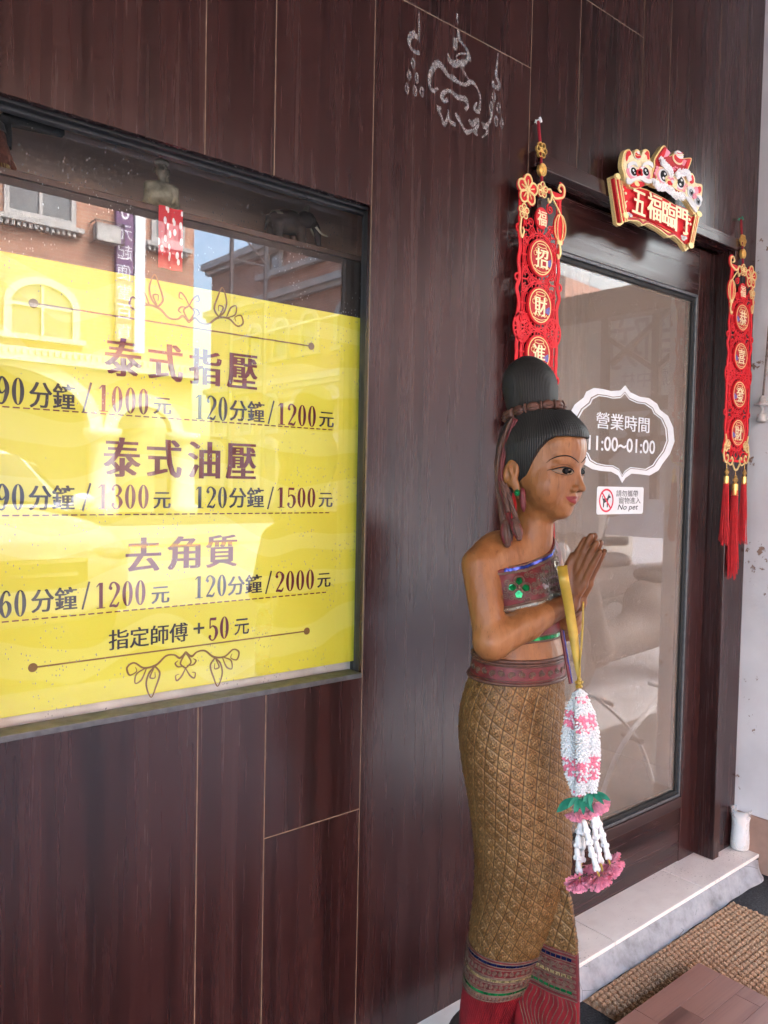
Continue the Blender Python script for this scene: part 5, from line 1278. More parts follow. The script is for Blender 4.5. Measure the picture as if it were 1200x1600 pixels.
cxr = sum(q[0] for q in c2)/4; pitR = (c2[0][2]-c2[3][2])/3; medR = [c2[0][2]-pitR*i for i in range(4)]
topR = aty(1160, 412, YC)[2]; botR = aty(1146, 722, YC)[2]
couplet('spring_couplet', 'red filigree couplet with three red tassels hanging beside the white pilaster', cxr, medR, topR, botR, '恭喜發財', -1, YC, _w(1156, 343, -.008), _w(1160, 376, -.024), _w(1160, 397, -.026), M('green_plastic', (.02, .30, .18), .4))

# ================================================================= LION DANCE PLAQUE over the door
YP = -.030
def cp(x, y, yy=YP): return tuple(aty(930+x/6.667, 200+y/6.667, YP)[[0, 2]])
PL = thing('lion_dance_plaque', 'red scroll plaque with three lion dance heads above the door', 'plaque', (0, 0, 0))
lay = {}; PART = ['scroll']
def L_(k): return lay.setdefault((PART[0], k), MB())
def pl(mat_key, pts, d, th=.002, smooth_n=0, closed=True):
    q = [cp(*p) for p in pts]
    if smooth_n: q = [tuple(p) for p in cat(q, smooth_n, True)]
    L_(mat_key).plate(q, YP-d, YP-d+th)
def ps(mat_key, pts, w_, d, th=.002, closed=False, n=5):
    q = [cp(*p) for p in pts]; q = cat(q, n, closed) if n else np.array(q); L_(mat_key).stroke(q, w_, YP-d, YP-d+th, closed)
def el(mat_key, c, rx, ry, d, th=.002, n=22):
    a, b, e = np.array(cp(*c)), np.array(cp(c[0]+rx, c[1])), np.array(cp(c[0], c[1]-ry)); k = b[0]-a[0]
    L_(mat_key).plate([(a[0]+k*math.cos(t_), a[1]+(e[1]-a[1])*math.sin(t_)) for t_ in np.linspace(0, 2*math.pi, n, endpoint=False)], YP-d, YP-d+th)
# scroll
pl('gold', [(140, 520), (180, 500), (240, 560), (340, 590), (520, 640), (700, 730), (860, 830), (980, 920), (1030, 880), (1055, 900), (1045, 960), (975, 1250), (930, 1285), (905, 1255), (870, 1200), (790, 1140), (735, 1145), (640, 1075), (520, 1010), (470, 1025), (420, 990), (340, 970), (290, 975), (280, 1000), (240, 1025), (205, 1000)], .004, .010)
pl('red', [(215, 575), (330, 610), (520, 660), (700, 745), (860, 850), (985, 950), (930, 1215), (790, 1100), (640, 1020), (500, 955), (390, 930), (270, 935)], .008, .004)
ps('reddk', [(290, 950), (420, 960), (470, 1000), (520, 985), (640, 1050), (735, 1115), (790, 1115), (900, 1215)], .006, .0095, .002); ps('gold', [(285, 968), (410, 978), (465, 1015), (520, 1002), (640, 1066), (735, 1134), (795, 1130), (905, 1235)], .0022, .0100, .002)
pl('reddk', [(145, 540), (178, 525), (240, 995), (215, 990)], .0125, .008); pl('red', [(180, 530), (215, 560), (280, 960), (240, 990)], .014, .010); ps('gold', [(160, 520), (235, 1005)], .003, .0155, .003, n=0); ps('gold', [(192, 515), (265, 995)], .0035, .0160, .004, n=0); ps('gold', [(222, 560), (285, 985)], .003, .0155, .003, n=0)
pl('red', [(1000, 925), (1040, 920), (975, 1225), (940, 1210)], .014, .010); ps('gold', [(1040, 900), (968, 1245)], .0035, .0155, .003, n=0); ps('gold', [(1000, 915), (935, 1240)], .0035, .0156, .003, n=0); ps('gold', [(1015, 905), (950, 1250)], .002, .0166, .003, n=0)
for c in ((262, 925), (180, 520), (1030, 910), (945, 1235)): el('gold', c, 26, 30, .0175, .006)
ps('cream', [(300, 770), (282, 790), (290, 830), (272, 865)], .0025, .0105); 
for c in ((255, 650), (285, 690), (250, 690), (310, 900), (295, 915), (950, 960), (930, 1000), (960, 1010), (900, 1050), (925, 1105), (890, 1110)): el('cream', c, 11, 14, .0105)
for c in ((315, 905), (335, 920), (880, 1140), (905, 1150), (885, 1165)): el('white', c, 18, 18, .0108)
# characters, gold on a raised red outline
for k, (ch, x0, y0, x1, y1) in enumerate((('五', 345, 670, 478, 920), ('福', 500, 700, 645, 980), ('臨', 655, 785, 790, 1040), ('門', 795, 845, 915, 1115))):
    a, b = cp(x0, y1), cp(x1, y0); zz = (cp(x0, (y0+y1)/2)[1]+cp(x1, (y0+y1)/2)[1])/2; hh = (cp(x0, y0)[1]-cp(x0, y1)[1])*.5
    zz = cp((x0+x1)/2, (y0+y1)/2)[1]; x0_, x1_ = cp(x0, y0)[0], cp(x1, y0)[0]
    for dx, dz, dd in ((-.003, 0, 0), (.003, 0, 1), (0, .003, 2), (0, -.003, 3)): text(L_('red'), ch, x0_+dx, x1_+dx, zz-hh+dz, zz+hh+dz, YP-.0135-dd*2e-5, bold=.0015)
    gc = MB(); text(gc, ch, x0_, x1_, zz-hh, zz+hh, YP-.0150, off=.003, bold=.0022); gc.obj('gold_character', m_creamp, PL)
# left lion
PART[0] = 'left'
h1 = [(215, 420), (222, 330), (245, 260), (292, 240), (318, 280), (338, 330), (345, 268), (372, 240), (402, 262), (418, 315), (432, 262), (465, 238), (503, 268), (510, 335), (532, 400), (540, 470), (520, 570), (495, 612), (440, 585), (430, 630), (360, 652), (300, 635), (285, 612), (248, 590), (238, 500)]
pl('gold', h1, .018, .012, 3); pl('yellow', [(380+(x-380)*.90, 440+(y-440)*.90) for x, y in h1], .0195, .003, 3)
pl('red', [(250, 330), (262, 275), (292, 262), (305, 300), (280, 320), (262, 370)], .0205, .002, 3); pl('red', [(450, 290), (472, 262), (492, 285), (496, 340), (480, 350), (470, 310)], .0205, .002, 3)
el('cream', (375, 315), 42, 42, .0210); el('red', (375, 315), 30, 34, .0216); ps('white', [(342, 330), (370, 348), (402, 338)], .0022, .0222); ps('gold', [(345, 300), (375, 312), (402, 300)], .0015, .0222); el('white', (375, 282), 17, 14, .0222)
for sx in (-1, 1):
    c = 318 if sx < 0 else 445; el('pinkp', (c, 490), 60, 66, .0212); el('white', (c+8*sx*-1, 480), 44, 52, .0218); el('ink', (c+10, 478), 30, 42, .0224); el('white', (c+4, 466), 8, 12, .0230); el('white', (c+17, 492), 6, 8, .0230)
pl('white', [(262, 400), (310, 372), (350, 385), (368, 430), (340, 410), (300, 415), (270, 450)], .0235, .003, 3); pl('white', [(412, 430), (428, 390), (480, 370), (520, 390), (525, 440), (490, 410), (445, 412)], .0235, .003, 3)
pl('white', [(255, 540), (290, 555), (340, 540), (390, 520), (430, 530), (480, 560), (525, 545), (510, 595), (450, 595), (390, 560), (330, 575), (285, 610), (250, 590)], .0240, .003, 3)
for c in ((368, 478), (395, 470), (365, 505), (398, 505), (382, 490)): el('red', c, 17, 20, .0246)
pl('red', [(300, 615), (345, 585), (400, 580), (440, 600), (425, 632), (360, 645), (310, 632)], .0222, .002, 3); el('gold', (360, 605), 26, 24, .0228)
# middle, big lion
PART[0] = 'middle'
h2 = [(545, 420), (545, 350), (590, 270), (650, 200), (690, 260), (700, 310), (745, 290), (790, 255), (835, 290), (832, 335), (930, 330), (935, 370), (900, 470), (890, 600), (860, 690), (800, 720), (700, 640), (600, 640), (515, 600), (520, 500)]
pl('gold', h2, .020, .014, 3); pl('reddk', [(720+(x-720)*.92, 450+(y-450)*.92) for x, y in h2], .0215, .003, 3)
pl('red', [(590, 320), (650, 225), (670, 265), (625, 345)], .0225, .002); pl('pinkp', [(640, 330), (668, 240), (712, 285), (680, 320)], .0228, .002); pl('pinkp', [(820, 395), (850, 350), (880, 365), (850, 420)], .0228, .002); pl('red', [(870, 430), (880, 365), (922, 342), (905, 400), (885, 450)], .0230, .002)
el('cream', (782, 352), 52, 50, .0235); el('red', (785, 345), 44, 40, .0242); el('white', (795, 305), 42, 38, .0250, .006); ps('gold', [(755, 300), (795, 316), (835, 302)], .0018, .0262); ps('red', [(765, 285), (795, 296), (828, 285)], .0018, .0262)
for (c, s_) in (((625, 525), 1), ((800, 590), -1)):
    el('yellow', c, 78, 92, .0228); el('pinkp', c, 62, 80, .0234); el('white', (c[0]+6, c[1]-3), 50, 70, .0240); el('ink', (c[0]+10, c[1]-2), 36, 56, .0246); el('white', (c[0]+4, c[1]+22), 11, 13, .0252); el('white', (c[0]+18, c[1]-22), 9, 12, .0252); ps('gold', circ(c, 70, 86, 20), .0016, .0250, closed=True, n=0)
for x, y in ((560, 470), (550, 500), (570, 440), (850, 640), (845, 670), (870, 620)): el('pinkp', (x, y), 16, 18, .0242)
el('cream', (705, 585), 62, 62, .0255, .006); el('pinkp', (700, 560), 36, 36, .0265); el('red', (690, 600), 26, 22, .0270); el('white', (716, 585), 16, 18, .0274); el('cream', (742, 630), 24, 24, .0268); el('gold', (678, 580), 22, 24, .0266); ps('gold', circ((705, 585), 60, 60, 20), .0014, .0275, closed=True, n=0)
for x, y in ((740, 440), (760, 430), (780, 440), (755, 455), (735, 460)): el('pinkp', (x, y), 8, 8, .0235)
fl = MB(); rf = random.Random(5)
def fluff(pts, r, n):
    P = cat([cp(*p) for p in pts], 10)
    for i in range(n):
        c = P[rf.randrange(len(P))]; a, rr_ = rf.uniform(0, 6.283), r*math.sqrt(rf.random()); p = np.array([c[0]+rr_*math.cos(a), YP-.025-rf.uniform(0, .008)*(1-rr_/r), c[1]+rr_*math.sin(a)])
        d = _n(np.array([math.cos(a)*.8+rf.uniform(-.4, .4), -.8+rf.uniform(-.3, .3), math.sin(a)*.8+rf.uniform(-.4, .4)])); u = _n(np.cross(d, [.1, .3, 1])); v = np.cross(d, u); fl.ell(p, u*.0016, v*.0016, d*.0048, 5, 4)
fluff([(600, 370), (640, 420), (690, 470), (700, 510)], .0105, 330); fluff([(760, 520), (810, 490), (870, 500), (890, 540)], .0105, 330); fluff([(535, 600), (580, 640), (640, 640), (700, 680), (760, 730), (830, 740)], .0110, 480)
# right, small lion
PART[0] = 'right'
h3 = [(905, 540), (915, 495), (950, 488), (975, 530), (978, 580), (1010, 595), (1050, 605), (1058, 650), (1045, 760), (1020, 850), (980, 910), (950, 880), (900, 800), (862, 745), (875, 640)]
pl('gold', h3, .018, .012, 3); pl('yellow', [(962+(x-962)*.90, 700+(y-700)*.92) for x, y in h3], .0195, .003, 3)
pl('red', [(912, 565), (922, 520), (950, 515), (962, 580), (935, 600)], .0205, .002, 3); pl('red', [(1000, 640), (1030, 630), (1038, 670), (1015, 700)], .0205, .002, 3); el('pinkp', (985, 670), 22, 40, .0212)
for c in ((930, 690), (1000, 780)): el('white', c, 38, 58, .0212); el('grey', c, 24, 42, .0218); el('ink', (c[0]+2, c[1]+2), 12, 26, .0224); el('white', (c[0]-3, c[1]-12), 5, 8, .0230)
pl('white', [(888, 640), (925, 625), (962, 670), (955, 700), (925, 655), (895, 670)], .0235, .002, 3); pl('white', [(985, 730), (1020, 720), (1040, 760), (1030, 790), (1010, 755)], .0235, .002, 3); pl('white', [(865, 735), (910, 745), (950, 790), (985, 870), (975, 900), (935, 850), (895, 790)], .0238, .002, 3)
for c in ((955, 720), (968, 738), (950, 745)): el('pinkp', c, 14, 16, .0244)
m_of = dict(gold=m_goldp, red=m_redp, reddk=m_reddk, cream=m_creamp, white=m_white, yellow=M('soft_yellow_print', (.80, .66, .40), .5, var=.2, vs=160), pinkp=m_pinkp, ink=m_ink, grey=M('grey_print', (.25, .28, .30), .5))
nm_of = dict(gold='gold_edge', red='red_print', reddk='dark_red_panel', cream='cream_print', white='white_trim', yellow='face', pinkp='pink_print', ink='eyes', grey='grey_iris')
HEADS = {}
for part, base, nm in (('scroll', 'gold', 'scroll_banner'), ('left', 'gold', 'lion_head'), ('middle', 'gold', 'lion_head'), ('right', 'gold', 'lion_head')):
    o_ = lay[(part, base)].obj(nm, m_of[base], PL); HEADS[part] = o_
    for (p_, k), mb_ in lay.items():
        if p_ == part and k != base: mb_.obj(nm_of[k], m_of[k], o_)
fl.obj('white_fluff', M('white_fluff', (.92, .90, .90), .9, var=.03), HEADS['middle'], smooth=True)
# ================================================================= CHALK MARK ON THE WALL
t = NT('white_paste_rub'); nn = t.noise(420, None, 5, .7); n2 = t.noise(75, None, 4)
al = t.math('MULTIPLY', t.ramp(t.math('ADD', t.math('MULTIPLY', nn, .6), t.math('MULTIPLY', n2, .4)), [(.40, .26), (.62, 1.)]), .55)
t.p(col=(.52, .49, .48), rough=.8, alpha=al); m_chalk = t.m
CK = MB(); q = [0]
def ck(pts, w_, n=8):
    q[0] += 1; P = cat([aty(620+x/6.667, 10+y/6.667, 0.)[[0, 2]] for x, y in pts], n); ww = np.interp(np.linspace(0, 1, len(P)), np.linspace(0, 1, len(w_)), w_)*.00022; ww = ww*(1+.18*np.sin(np.arange(len(P))*1.9)); CK.stroke(P, ww, -.0002-q[0]*1.5e-5, .0002)
ck([(232, 50), (233, 130), (232, 220), (236, 380)], [3, 14, 22, 6]); ck([(222, 345), (175, 290), (130, 340), (140, 420), (190, 475), (235, 485)], [18, 70, 50, 26, 34, 42])
ck([(630, 75), (628, 120), (640, 180)], [26, 30, 8]); ck([(640, 245), (648, 330), (690, 400), (735, 460), (758, 545), (770, 580)], [30, 55, 24, 34, 40, 14]); ck([(615, 335), (605, 380), (605, 440), (630, 410)], [70, 60, 40, 12]); ck([(532, 485), (550, 560), (600, 600), (690, 590), (735, 550), (735, 500), (660, 495), (622, 525), (650, 600), (705, 690), (762, 785)], [8, 50, 70, 66, 40, 18, 26, 14, 16, 22, 12])
ck([(425, 850), (385, 880), (345, 840), (345, 730), (380, 640), (430, 595), (480, 640), (530, 715), (590, 750), (650, 795), (720, 815), (775, 785), (830, 840), (866, 930), (868, 1010), (850, 1095), (810, 1060), (835, 1000)], [30, 40, 30, 45, 62, 70, 55, 40, 66, 30, 40, 50, 22, 20, 28, 46, 40, 12])
ck([(530, 970), (490, 985), (470, 930), (510, 885), (570, 890), (630, 945), (710, 965), (740, 1040), (712, 1075)], [40, 40, 50, 44, 34, 50, 60, 24, 44])
ck([(440, 1035), (440, 1090), (470, 1160), (495, 1235), (535, 1130), (532, 1065)], [70, 44, 18, 40, 24, 8]); ck([(530, 1130), (560, 1200), (615, 1235)], [12, 40, 44]); ck([(610, 1110), (640, 1165), (680, 1240), (730, 1310), (790, 1290)], [24, 50, 24, 50, 26]); ck([(750, 1180), (790, 1225), (840, 1180), (850, 1230), (815, 1300), (840, 1345)], [24, 60, 40, 20, 60, 20]); ck([(880, 1205), (930, 1245), (975, 1180), (985, 1100)], [16, 50, 26, 40]); ck([(885, 1365), (930, 1330), (940, 1285), (895, 1260)], [14, 24, 30, 20])
ck([(1055, 485), (1048, 560), (1035, 660), (1038, 740), (1068, 800), (1050, 850), (1005, 820), (1002, 775)], [6, 20, 36, 30, 40, 44, 50, 16])
for x, y in ((172, 590), (130, 715), (210, 745), (108, 855), (190, 880), (263, 890), (1012, 940), (985, 1050), (1062, 1062), (1037, 1195), (1095, 1222)):
    ck([(x-6, y-62), (x+10, y-10), (x+8, y+58)], [4, 26, 6]); ck([(x-8, y-55), (x-20, y), (x+2, y+60)], [6, 18, 6])
tag(CK.obj('blessing_mark', m_chalk), 'whitish rubbed blessing mark with curls high on the dark wall panel', 'marking')
# ================================================================= SMALL THINGS ON THE STEP AND GROUND
jb = atz(1153, 1328, .10); JR = .0315
J = thing('glass_jar', 'clear tumbler filled with white salt standing at the end of the doorstep', 'jar', (jb[0]+.012, jb[1], .1003)); mb = MB()
pr_ = [(.026, .0), (.0305, .004), (.031, .04), (.0285, .075), (.0285, .098), (.0325, .118), (.0330, .140)]; mb.lathe(pr_+[(.0315, .140), (.031, .118), (.027, .098)], 32)
tg = NT('clear_glass'); tg.p(col=(.95, .95, .95), rough=.05, alpha=.28, spec=.8); mb.obj('tumbler', tg.m, J, smooth=True)
mb = MB(); mb.lathe([(.0, .003), (.0255, .004), (.0298, .008), (.0303, .04), (.0279, .075), (.0279, .098), (.0305, .113), (.025, .118), (.012, .115), (.0, .119)], 32); mb.obj('salt', M('white_salt', (.74, .70, .68), .9, var=.25, vs=110, bump=.002, bs=240), J, smooth=True)
# coir doormat
_c0, _c1 = atz(909, 1555, .050), atz(1145, 1404, .050)
mx0, mx1, my0, my1 = _c0[0], _c1[0], -.66, (_c0[1]+_c1[1])/2
nx, ny = 400, 270; X, Y = np.meshgrid(np.linspace(mx0, mx1, nx), np.linspace(my0, my1, ny), indexing='ij')
kx, ky = (X-mx0)/.0185, (Y-my0)/.0175; row_ = np.floor(ky); kxs = kx+.5*(row_ % 2)
hb = np.abs(np.sin(math.pi*kxs))**.7*np.abs(np.sin(math.pi*ky))**.6; tw = .5+.5*np.sin(2*math.pi*(kxs*3+ky*2))
nz = rng.random((nx, ny)); edge_ = np.minimum(np.minimum(X-mx0, mx1-X), np.minimum(Y-my0, my1-Y)); ef = np.clip((edge_-.004*rng.random((nx, ny)))/.012, 0, 1)
H_ = .0415+(.0065*hb+.0016*tw*hb+.0034*(nz-.4))*ef-(1-ef)*.0055
jx = (rng.random((nx, ny))-.5)*.0012; P = np.stack([X+jx+.0006*np.sin(Y*160)*(1-ef), Y+(rng.random((nx, ny))-.5)*.0012+.0006*np.sin(X*150)*(1-ef), H_], -1)
mb = MB(); mb.grid(P)
t = NT('coir'); hh = t.attr('h'); fib = t.noise(420, t.coord((1, .35, 1)), 4, .7)
t.p(col=t.mix(t.math('MULTIPLY', hh, .9), (.27, .15, .082), t.ramp(fib, [(.3, (.50, .31, .185)), (.7, (.80, .58, .38))])), rough=.95, spec=.1, nor=t.bump(fib, .003, .8))
tag(mb.obj('doormat', t.m, None, attr={'h': np.clip(hb*.75+.4*(nz-.3), 0, 1).ravel()}), 'brown woven coir doormat in front of the doorstep', 'doormat')
mb = MB(); r2 = random.Random(9)
# parquet board
bx1, by1, bz1_ = atz(1092, 1504, .085)[0], atz(1092, 1504, .085)[1], .085
BD = thing('wooden_board', 'reddish brown wood parquet board lying on the coir mat', 'board', (0, 0, 0))
m_parq = wood('parquet', (.10, .036, .025), (.18, .074, .054), (.27, .125, .092), .42, axis='x', fine=110, band=16, islf=.34)
y = by1; k = 0
offs = [0.0, .12, .31, .05, .22]
while y > by1-.62:
    x = bx1; first = True
    while x > bx1-.60:
        l = .30 if not first else (.30-offs[k % 5]*.8); x2 = max(x-l, bx1-.60); mb.box(x2+.0004, x-.0004, y-.062+.0004, y-.0004, bz1_-.008, bz1_); x = x2; first = False
    y -= .062; k += 1
mb.obj('strips', m_parq, BD, bevel=.0005, seg=1); g = MB(); g.box(bx1-.60, bx1-.0002, y, by1-.0002, .052, bz1_-.0082); g.obj('core', M('board_core', (.12, .06, .04), .7), BD)
# hanging bell lamp on the pilaster
lx = 2.7125-.02; LZ = [atx(*q_, lx) for q_ in ((1198, 505), (1191, 632), (1190, 655))]
HL = thing('wall_bracket', 'small rusty metal rod with a cup and disc hanging on the white pilaster', 'bracket', tuple(LZ[1])); o0 = LZ[1]; mb = MB()
mb.tube([np.array([0, -.012, .26]), np.array([0, -.006, .12]), np.array([0, 0, 0])], .0035, 8); mb.tube([np.array([.02, -.008, .16]), np.array([-.003, -.008, .16])], .004, 8); mb.obj('rod', M('rusty_metal', (.20, .15, .13), .6, .5, var=.5, vs=90), HL, smooth=True)
mb = MB(); mb.lathe([(.004, .03), (.010, .022), (.012, .008), (.026, .002), (.026, -.002), (.010, -.006), (.004, -.012), (.004, -.028), (.014, -.032), (.018, -.055), (.014, -.058)], 20); mb.obj('cup', M('grey_white_ceramic', (.45, .42, .40), .5, var=.3, vs=60), HL, smooth=True)
# ================================================================= THE STREET (seen in the glass)
t = NT('red_brick'); 
def brickmat(name, a, b, mortar, sc=1., vert='Z', side='X'):
    t = NT(name); sx = t.n('ShaderNodeSeparateXYZ', {0: t.coord()}); v = t.n('ShaderNodeCombineXYZ', {0: sx.outputs[side], 1: sx.outputs[vert]}).outputs[0]
    br = t.n('ShaderNodeTexBrick', {'Vector': v, 'Color1': (*a, 1), 'Color2': (*b, 1), 'Mortar': (*mortar, 1), 'Scale': sc, 'Mortar Size': .012, 'Brick Width': .42, 'Row Height': .11, 'Bias': -.25})
    patch_ = t.math('GREATER_THAN', t.noise(1.1, t.coord((1, 1, 3)), 2), .60)
    t.p(col=t.mix(t.math('MULTIPLY', patch_, .35), br.outputs[0], (.20, .10, .075)), rough=.85); return t.m
m_brick = brickmat('red_brick', (.42, .19, .115), (.50, .25, .155), (.45, .36, .29)); m_brick2 = brickmat('red_brick_side', (.42, .19, .13), (.49, .24, .17), (.45, .36, .30), side='Y')
m_trim = M('white_stone_trim', (.45, .445, .43), .7, var=.1, vs=3); m_pane = M('dark_window_glass', (.10, .115, .12), .12, .0, .8, var=.3, vs=1.5); m_recess = M('tan_arcade_wall', (.34, .30, .25), .8, var=.25, vs=1)  # m_recess: one even tan for arcade back wall and doorways
def far(px, py, D): p = aty(px, py, D); return p[0], p[2]
FY = -23.9
BL = thing('brick_building', 'long red brick building with white arched windows and ground floor arcade across the street', 'building', (0, FY, 0))
def arch_band(mb, cx_, z0, rx, rz, w_, y0, y1, n=20):
    a = np.linspace(math.pi, 0, n); mb.stroke(np.stack([cx_+rx*np.cos(a), z0+rz*np.sin(a)], 1), w_, y0, y1)
def facade(mb, x0, x1, z0, z1, holes, y0=-.25, y1=0.):
    """brick wall with arched gaps at its foot"""
    hs = sorted(holes); x = x0
    for (cx_, r, zs, rz) in hs:
        mb.box(x, cx_-r, y0, y1, 0, z1); xs = np.linspace(cx_-r, cx_+r, 25)
        for a, b in zip(xs[:-1], xs[1:]):
            f_ = lambda q: zs+rz*math.sqrt(max(0, 1-((q-cx_)/r)**2)); V = [(a, y1, f_(a)), (b, y1, f_(b)), (b, y1, z1), (a, y1, z1), (a, y0, f_(a)), (b, y0, f_(b)), (b, y0, z1), (a, y0, z1)]
            mb.add(V, [(0, 1, 2, 3), (4, 7, 6, 5), (0, 4, 5, 1), (3, 2, 6, 7)])
        x = cx_+r
    mb.box(x, x1, y0, y1, 0, z1)
cols = [-14.6, -9.6, -4.0, 3.4, 9.5, 12.25]
arches = [((a+b)/2, (b-a)/2-.42, 2.75, min(1.75, (b-a)/2*.62)) for a, b in zip(cols[:-1], cols[1:])]
mb = MB(); facade(mb, -15, 12.6, 0, 16.5, arches); mb.box(-15, 12.6, -8, -.26, 4.9, 16.5); mb.obj('wall', m_brick, BL)
mb = MB(); mb.box(-15, 12.6, -3.2, -3.0, 0, 4.88); mb.obj('arcade_back_wall', m_recess, BL)
mb = MB()
for (cx_, r, zs, rz) in arches: arch_band(mb, cx_, zs, r+.20, rz+.20, .42, .01, .14)
arco = mb.obj('arch_moulding', m_trim, BL)
for x in cols:
    mb = MB(); mb.lathe([(.52, 0), (.52, .35), (.42, .42), (.38, 2.35), (.42, 2.42), (.56, 2.55), (.60, 2.78), (.50, 2.80)], 20, c=(x, .05, 0)); mb.obj('column', m_trim, BL, smooth=True)
mb = MB(); mb.box(-15, 12.7, .001, .45, 4.62, 4.80); mb.box(-15, 12.65, .001, .30, 4.81, 5.05); 
for i in range(150): mb.box(-14.9+i*.184, -14.9+i*.184+.09, .30, .40, 4.83, 5.0)
mb.obj('balcony_ledge', m_trim, BL)
mb = MB(); mb.box(-15.2, 12.8, .001, .5, 13.2, 13.5); mb.box(-15.2, 12.8, .001, .35, 13.51, 13.8); mb.obj('cornice', m_trim, BL)
def sq_window(P, x0, x1, z0, z1, sill=True):
    f_ = MB(); ring(f_, x0, x1, z0, z1, .14, .001, .12); f_.box((x0+x1)/2-.05, (x0+x1)/2+.05, .02, .10, z0+.14, z1-.14)
    o = f_.obj('window', m_trim, P); g_ = MB(); g_.box(x0+.141, x1-.141, .005, .03, z0+.141, z1-.141); g_.obj('glazing', m_pane, o)
    if sill:
        s_ = MB(); s_.box(x0-.2, x1+.2, .001, .30, z0-.20, z0-.06)
        for i in range(int((x1-x0+.3)/.16)): s_.box(x0-.15+i*.16, x0-.07+i*.16, .02, .24, z0-.34, z0-.205)
        s_.obj('sill', m_trim, o)
def arch_window(P, cx_, hw, z0, zs):
    f_ = MB(); a = np.linspace(math.pi, 0, 22); path = [(cx_-hw, z0)]+[(cx_+hw*math.cos(q_), zs+hw*.75*math.sin(q_)) for q_ in a]+[(cx_+hw, z0)]
    f_.stroke(path, .22, .001, .14); f_.box(cx_-.04, cx_+.04, .02, .10, z0, zs+hw*.68); f_.box(cx_-hw+.1, cx_+hw-.1, .02, .09, zs-.05, zs+.05); f_.box(cx_-hw-.25, cx_+hw+.25, .001, .28, z0-.16, z0-.01)
    o = f_.obj('arched_window', m_trim, P); g_ = MB(); g_.plate(path, .012, .002) ; g_.obj('glazing', m_pane, o)
w1 = (far(5, 332, 24)[0], far(117, 332, 24)[0]); wz = far(5, 332, 24)[1]
for dx in (0, -5.2, -10.4, -15.6): sq_window(BL, w1[0]+dx, w1[1]+dx, wz, wz+2.1) if w1[0]+dx > -14.5 else None
sq_window(BL, 11.05, 12.2, 9.0, 11.3)
a0 = far(10, 530, 24); a1 = far(117, 530, 24); atop = far(62, 440, 24)[1]
for dx in (0, -5.2, -10.4): arch_window(BL, (a0[0]+a1[0])/2+dx, (a1[0]-a0[0])/2, 5.45, atop-(a1[0]-a0[0])/2*.75)
# shop signs on the brick front
m_purple = M('purple_sign', (.13, .06, .17), .5, var=.1); m_panelw = M('white_sign', (.78, .80, .84), .5, var=.05)
def banner(name, label, x0, x1, z0, z1, mat, txt=None, tcol=None):
    o_ = thing(name, label, 'sign', ((x0+x1)/2, FY+.01, z0)); mb = MB(); mb.box(-(x1-x0)/2, (x1-x0)/2, .0, .16, 0, z1-z0); mb.obj('board', mat, o_, bevel=.01)
    if txt:
        mb = MB(); n = len(txt); h_ = (z1-z0)/n
        for i, c in enumerate(txt):
            V, F = glyphs(c); lo, hi = V.min(0), V.max(0); V = (V-(lo+hi)/2)*h_*.78/max(.8, (hi-lo).max())
            mb.add(np.c_[-V[:, 0], np.full(len(V), .165), V[:, 1]+z1-z0-h_*(i+.5)], F)
        mb.obj('lettering', tcol, o_)
xa, xb, xc = far(178, 400, 24)[0], far(205, 400, 24)[0], far(224, 400, 24)[0]
banner('vertical_sign', 'purple vertical shop sign with white lettering on the brick front', xa, xb, 5.6, 10.6, m_purple, '30元起便當百貨', m_panelw)
banner('vertical_sign', 'plain white vertical sign beside the purple one', xb+.06, xc, 5.3, 10.4, m_panelw)
ac = thing('air_conditioner', 'caged air conditioner on the brick front beside the purple sign', 'air conditioner', (far(163, 375, 24)[0], FY, far(163, 385, 24)[1])); mb = MB(); mb.box(-.38, .38, .05, .42, .05, .6); mb.obj('casing', m_trim, ac, bevel=.02)
mb = MB(); ring(mb, -.46, .46, 0, .66, .03, .46, .49); 
for x in (-.44, .44): mb.box(x-.015, x+.015, .0, .46, 0, .03); mb.box(x-.015, x+.015, 0, .46, .63, .66)
mb.obj('cage', m_rubber, ac)
up = thing('utility_frame', 'thin steel pole frame standing in the gap between the brick buildings', 'pole', (15.2, -26, 0)); mb = MB()
for x in (0, 1.5): mb.box(x-.06, x+.06, -.06, .06, 0, 13)
for z in (8.2, 9.6, 11.): mb.box(0, 1.5, -.03, .03, z, z+.07)
mb.bar((0, .02, 11), (1.5, .02, 9.7), .05, .05); mb.obj('frame', M('steel_dark', (.08, .08, .09), .5), up)
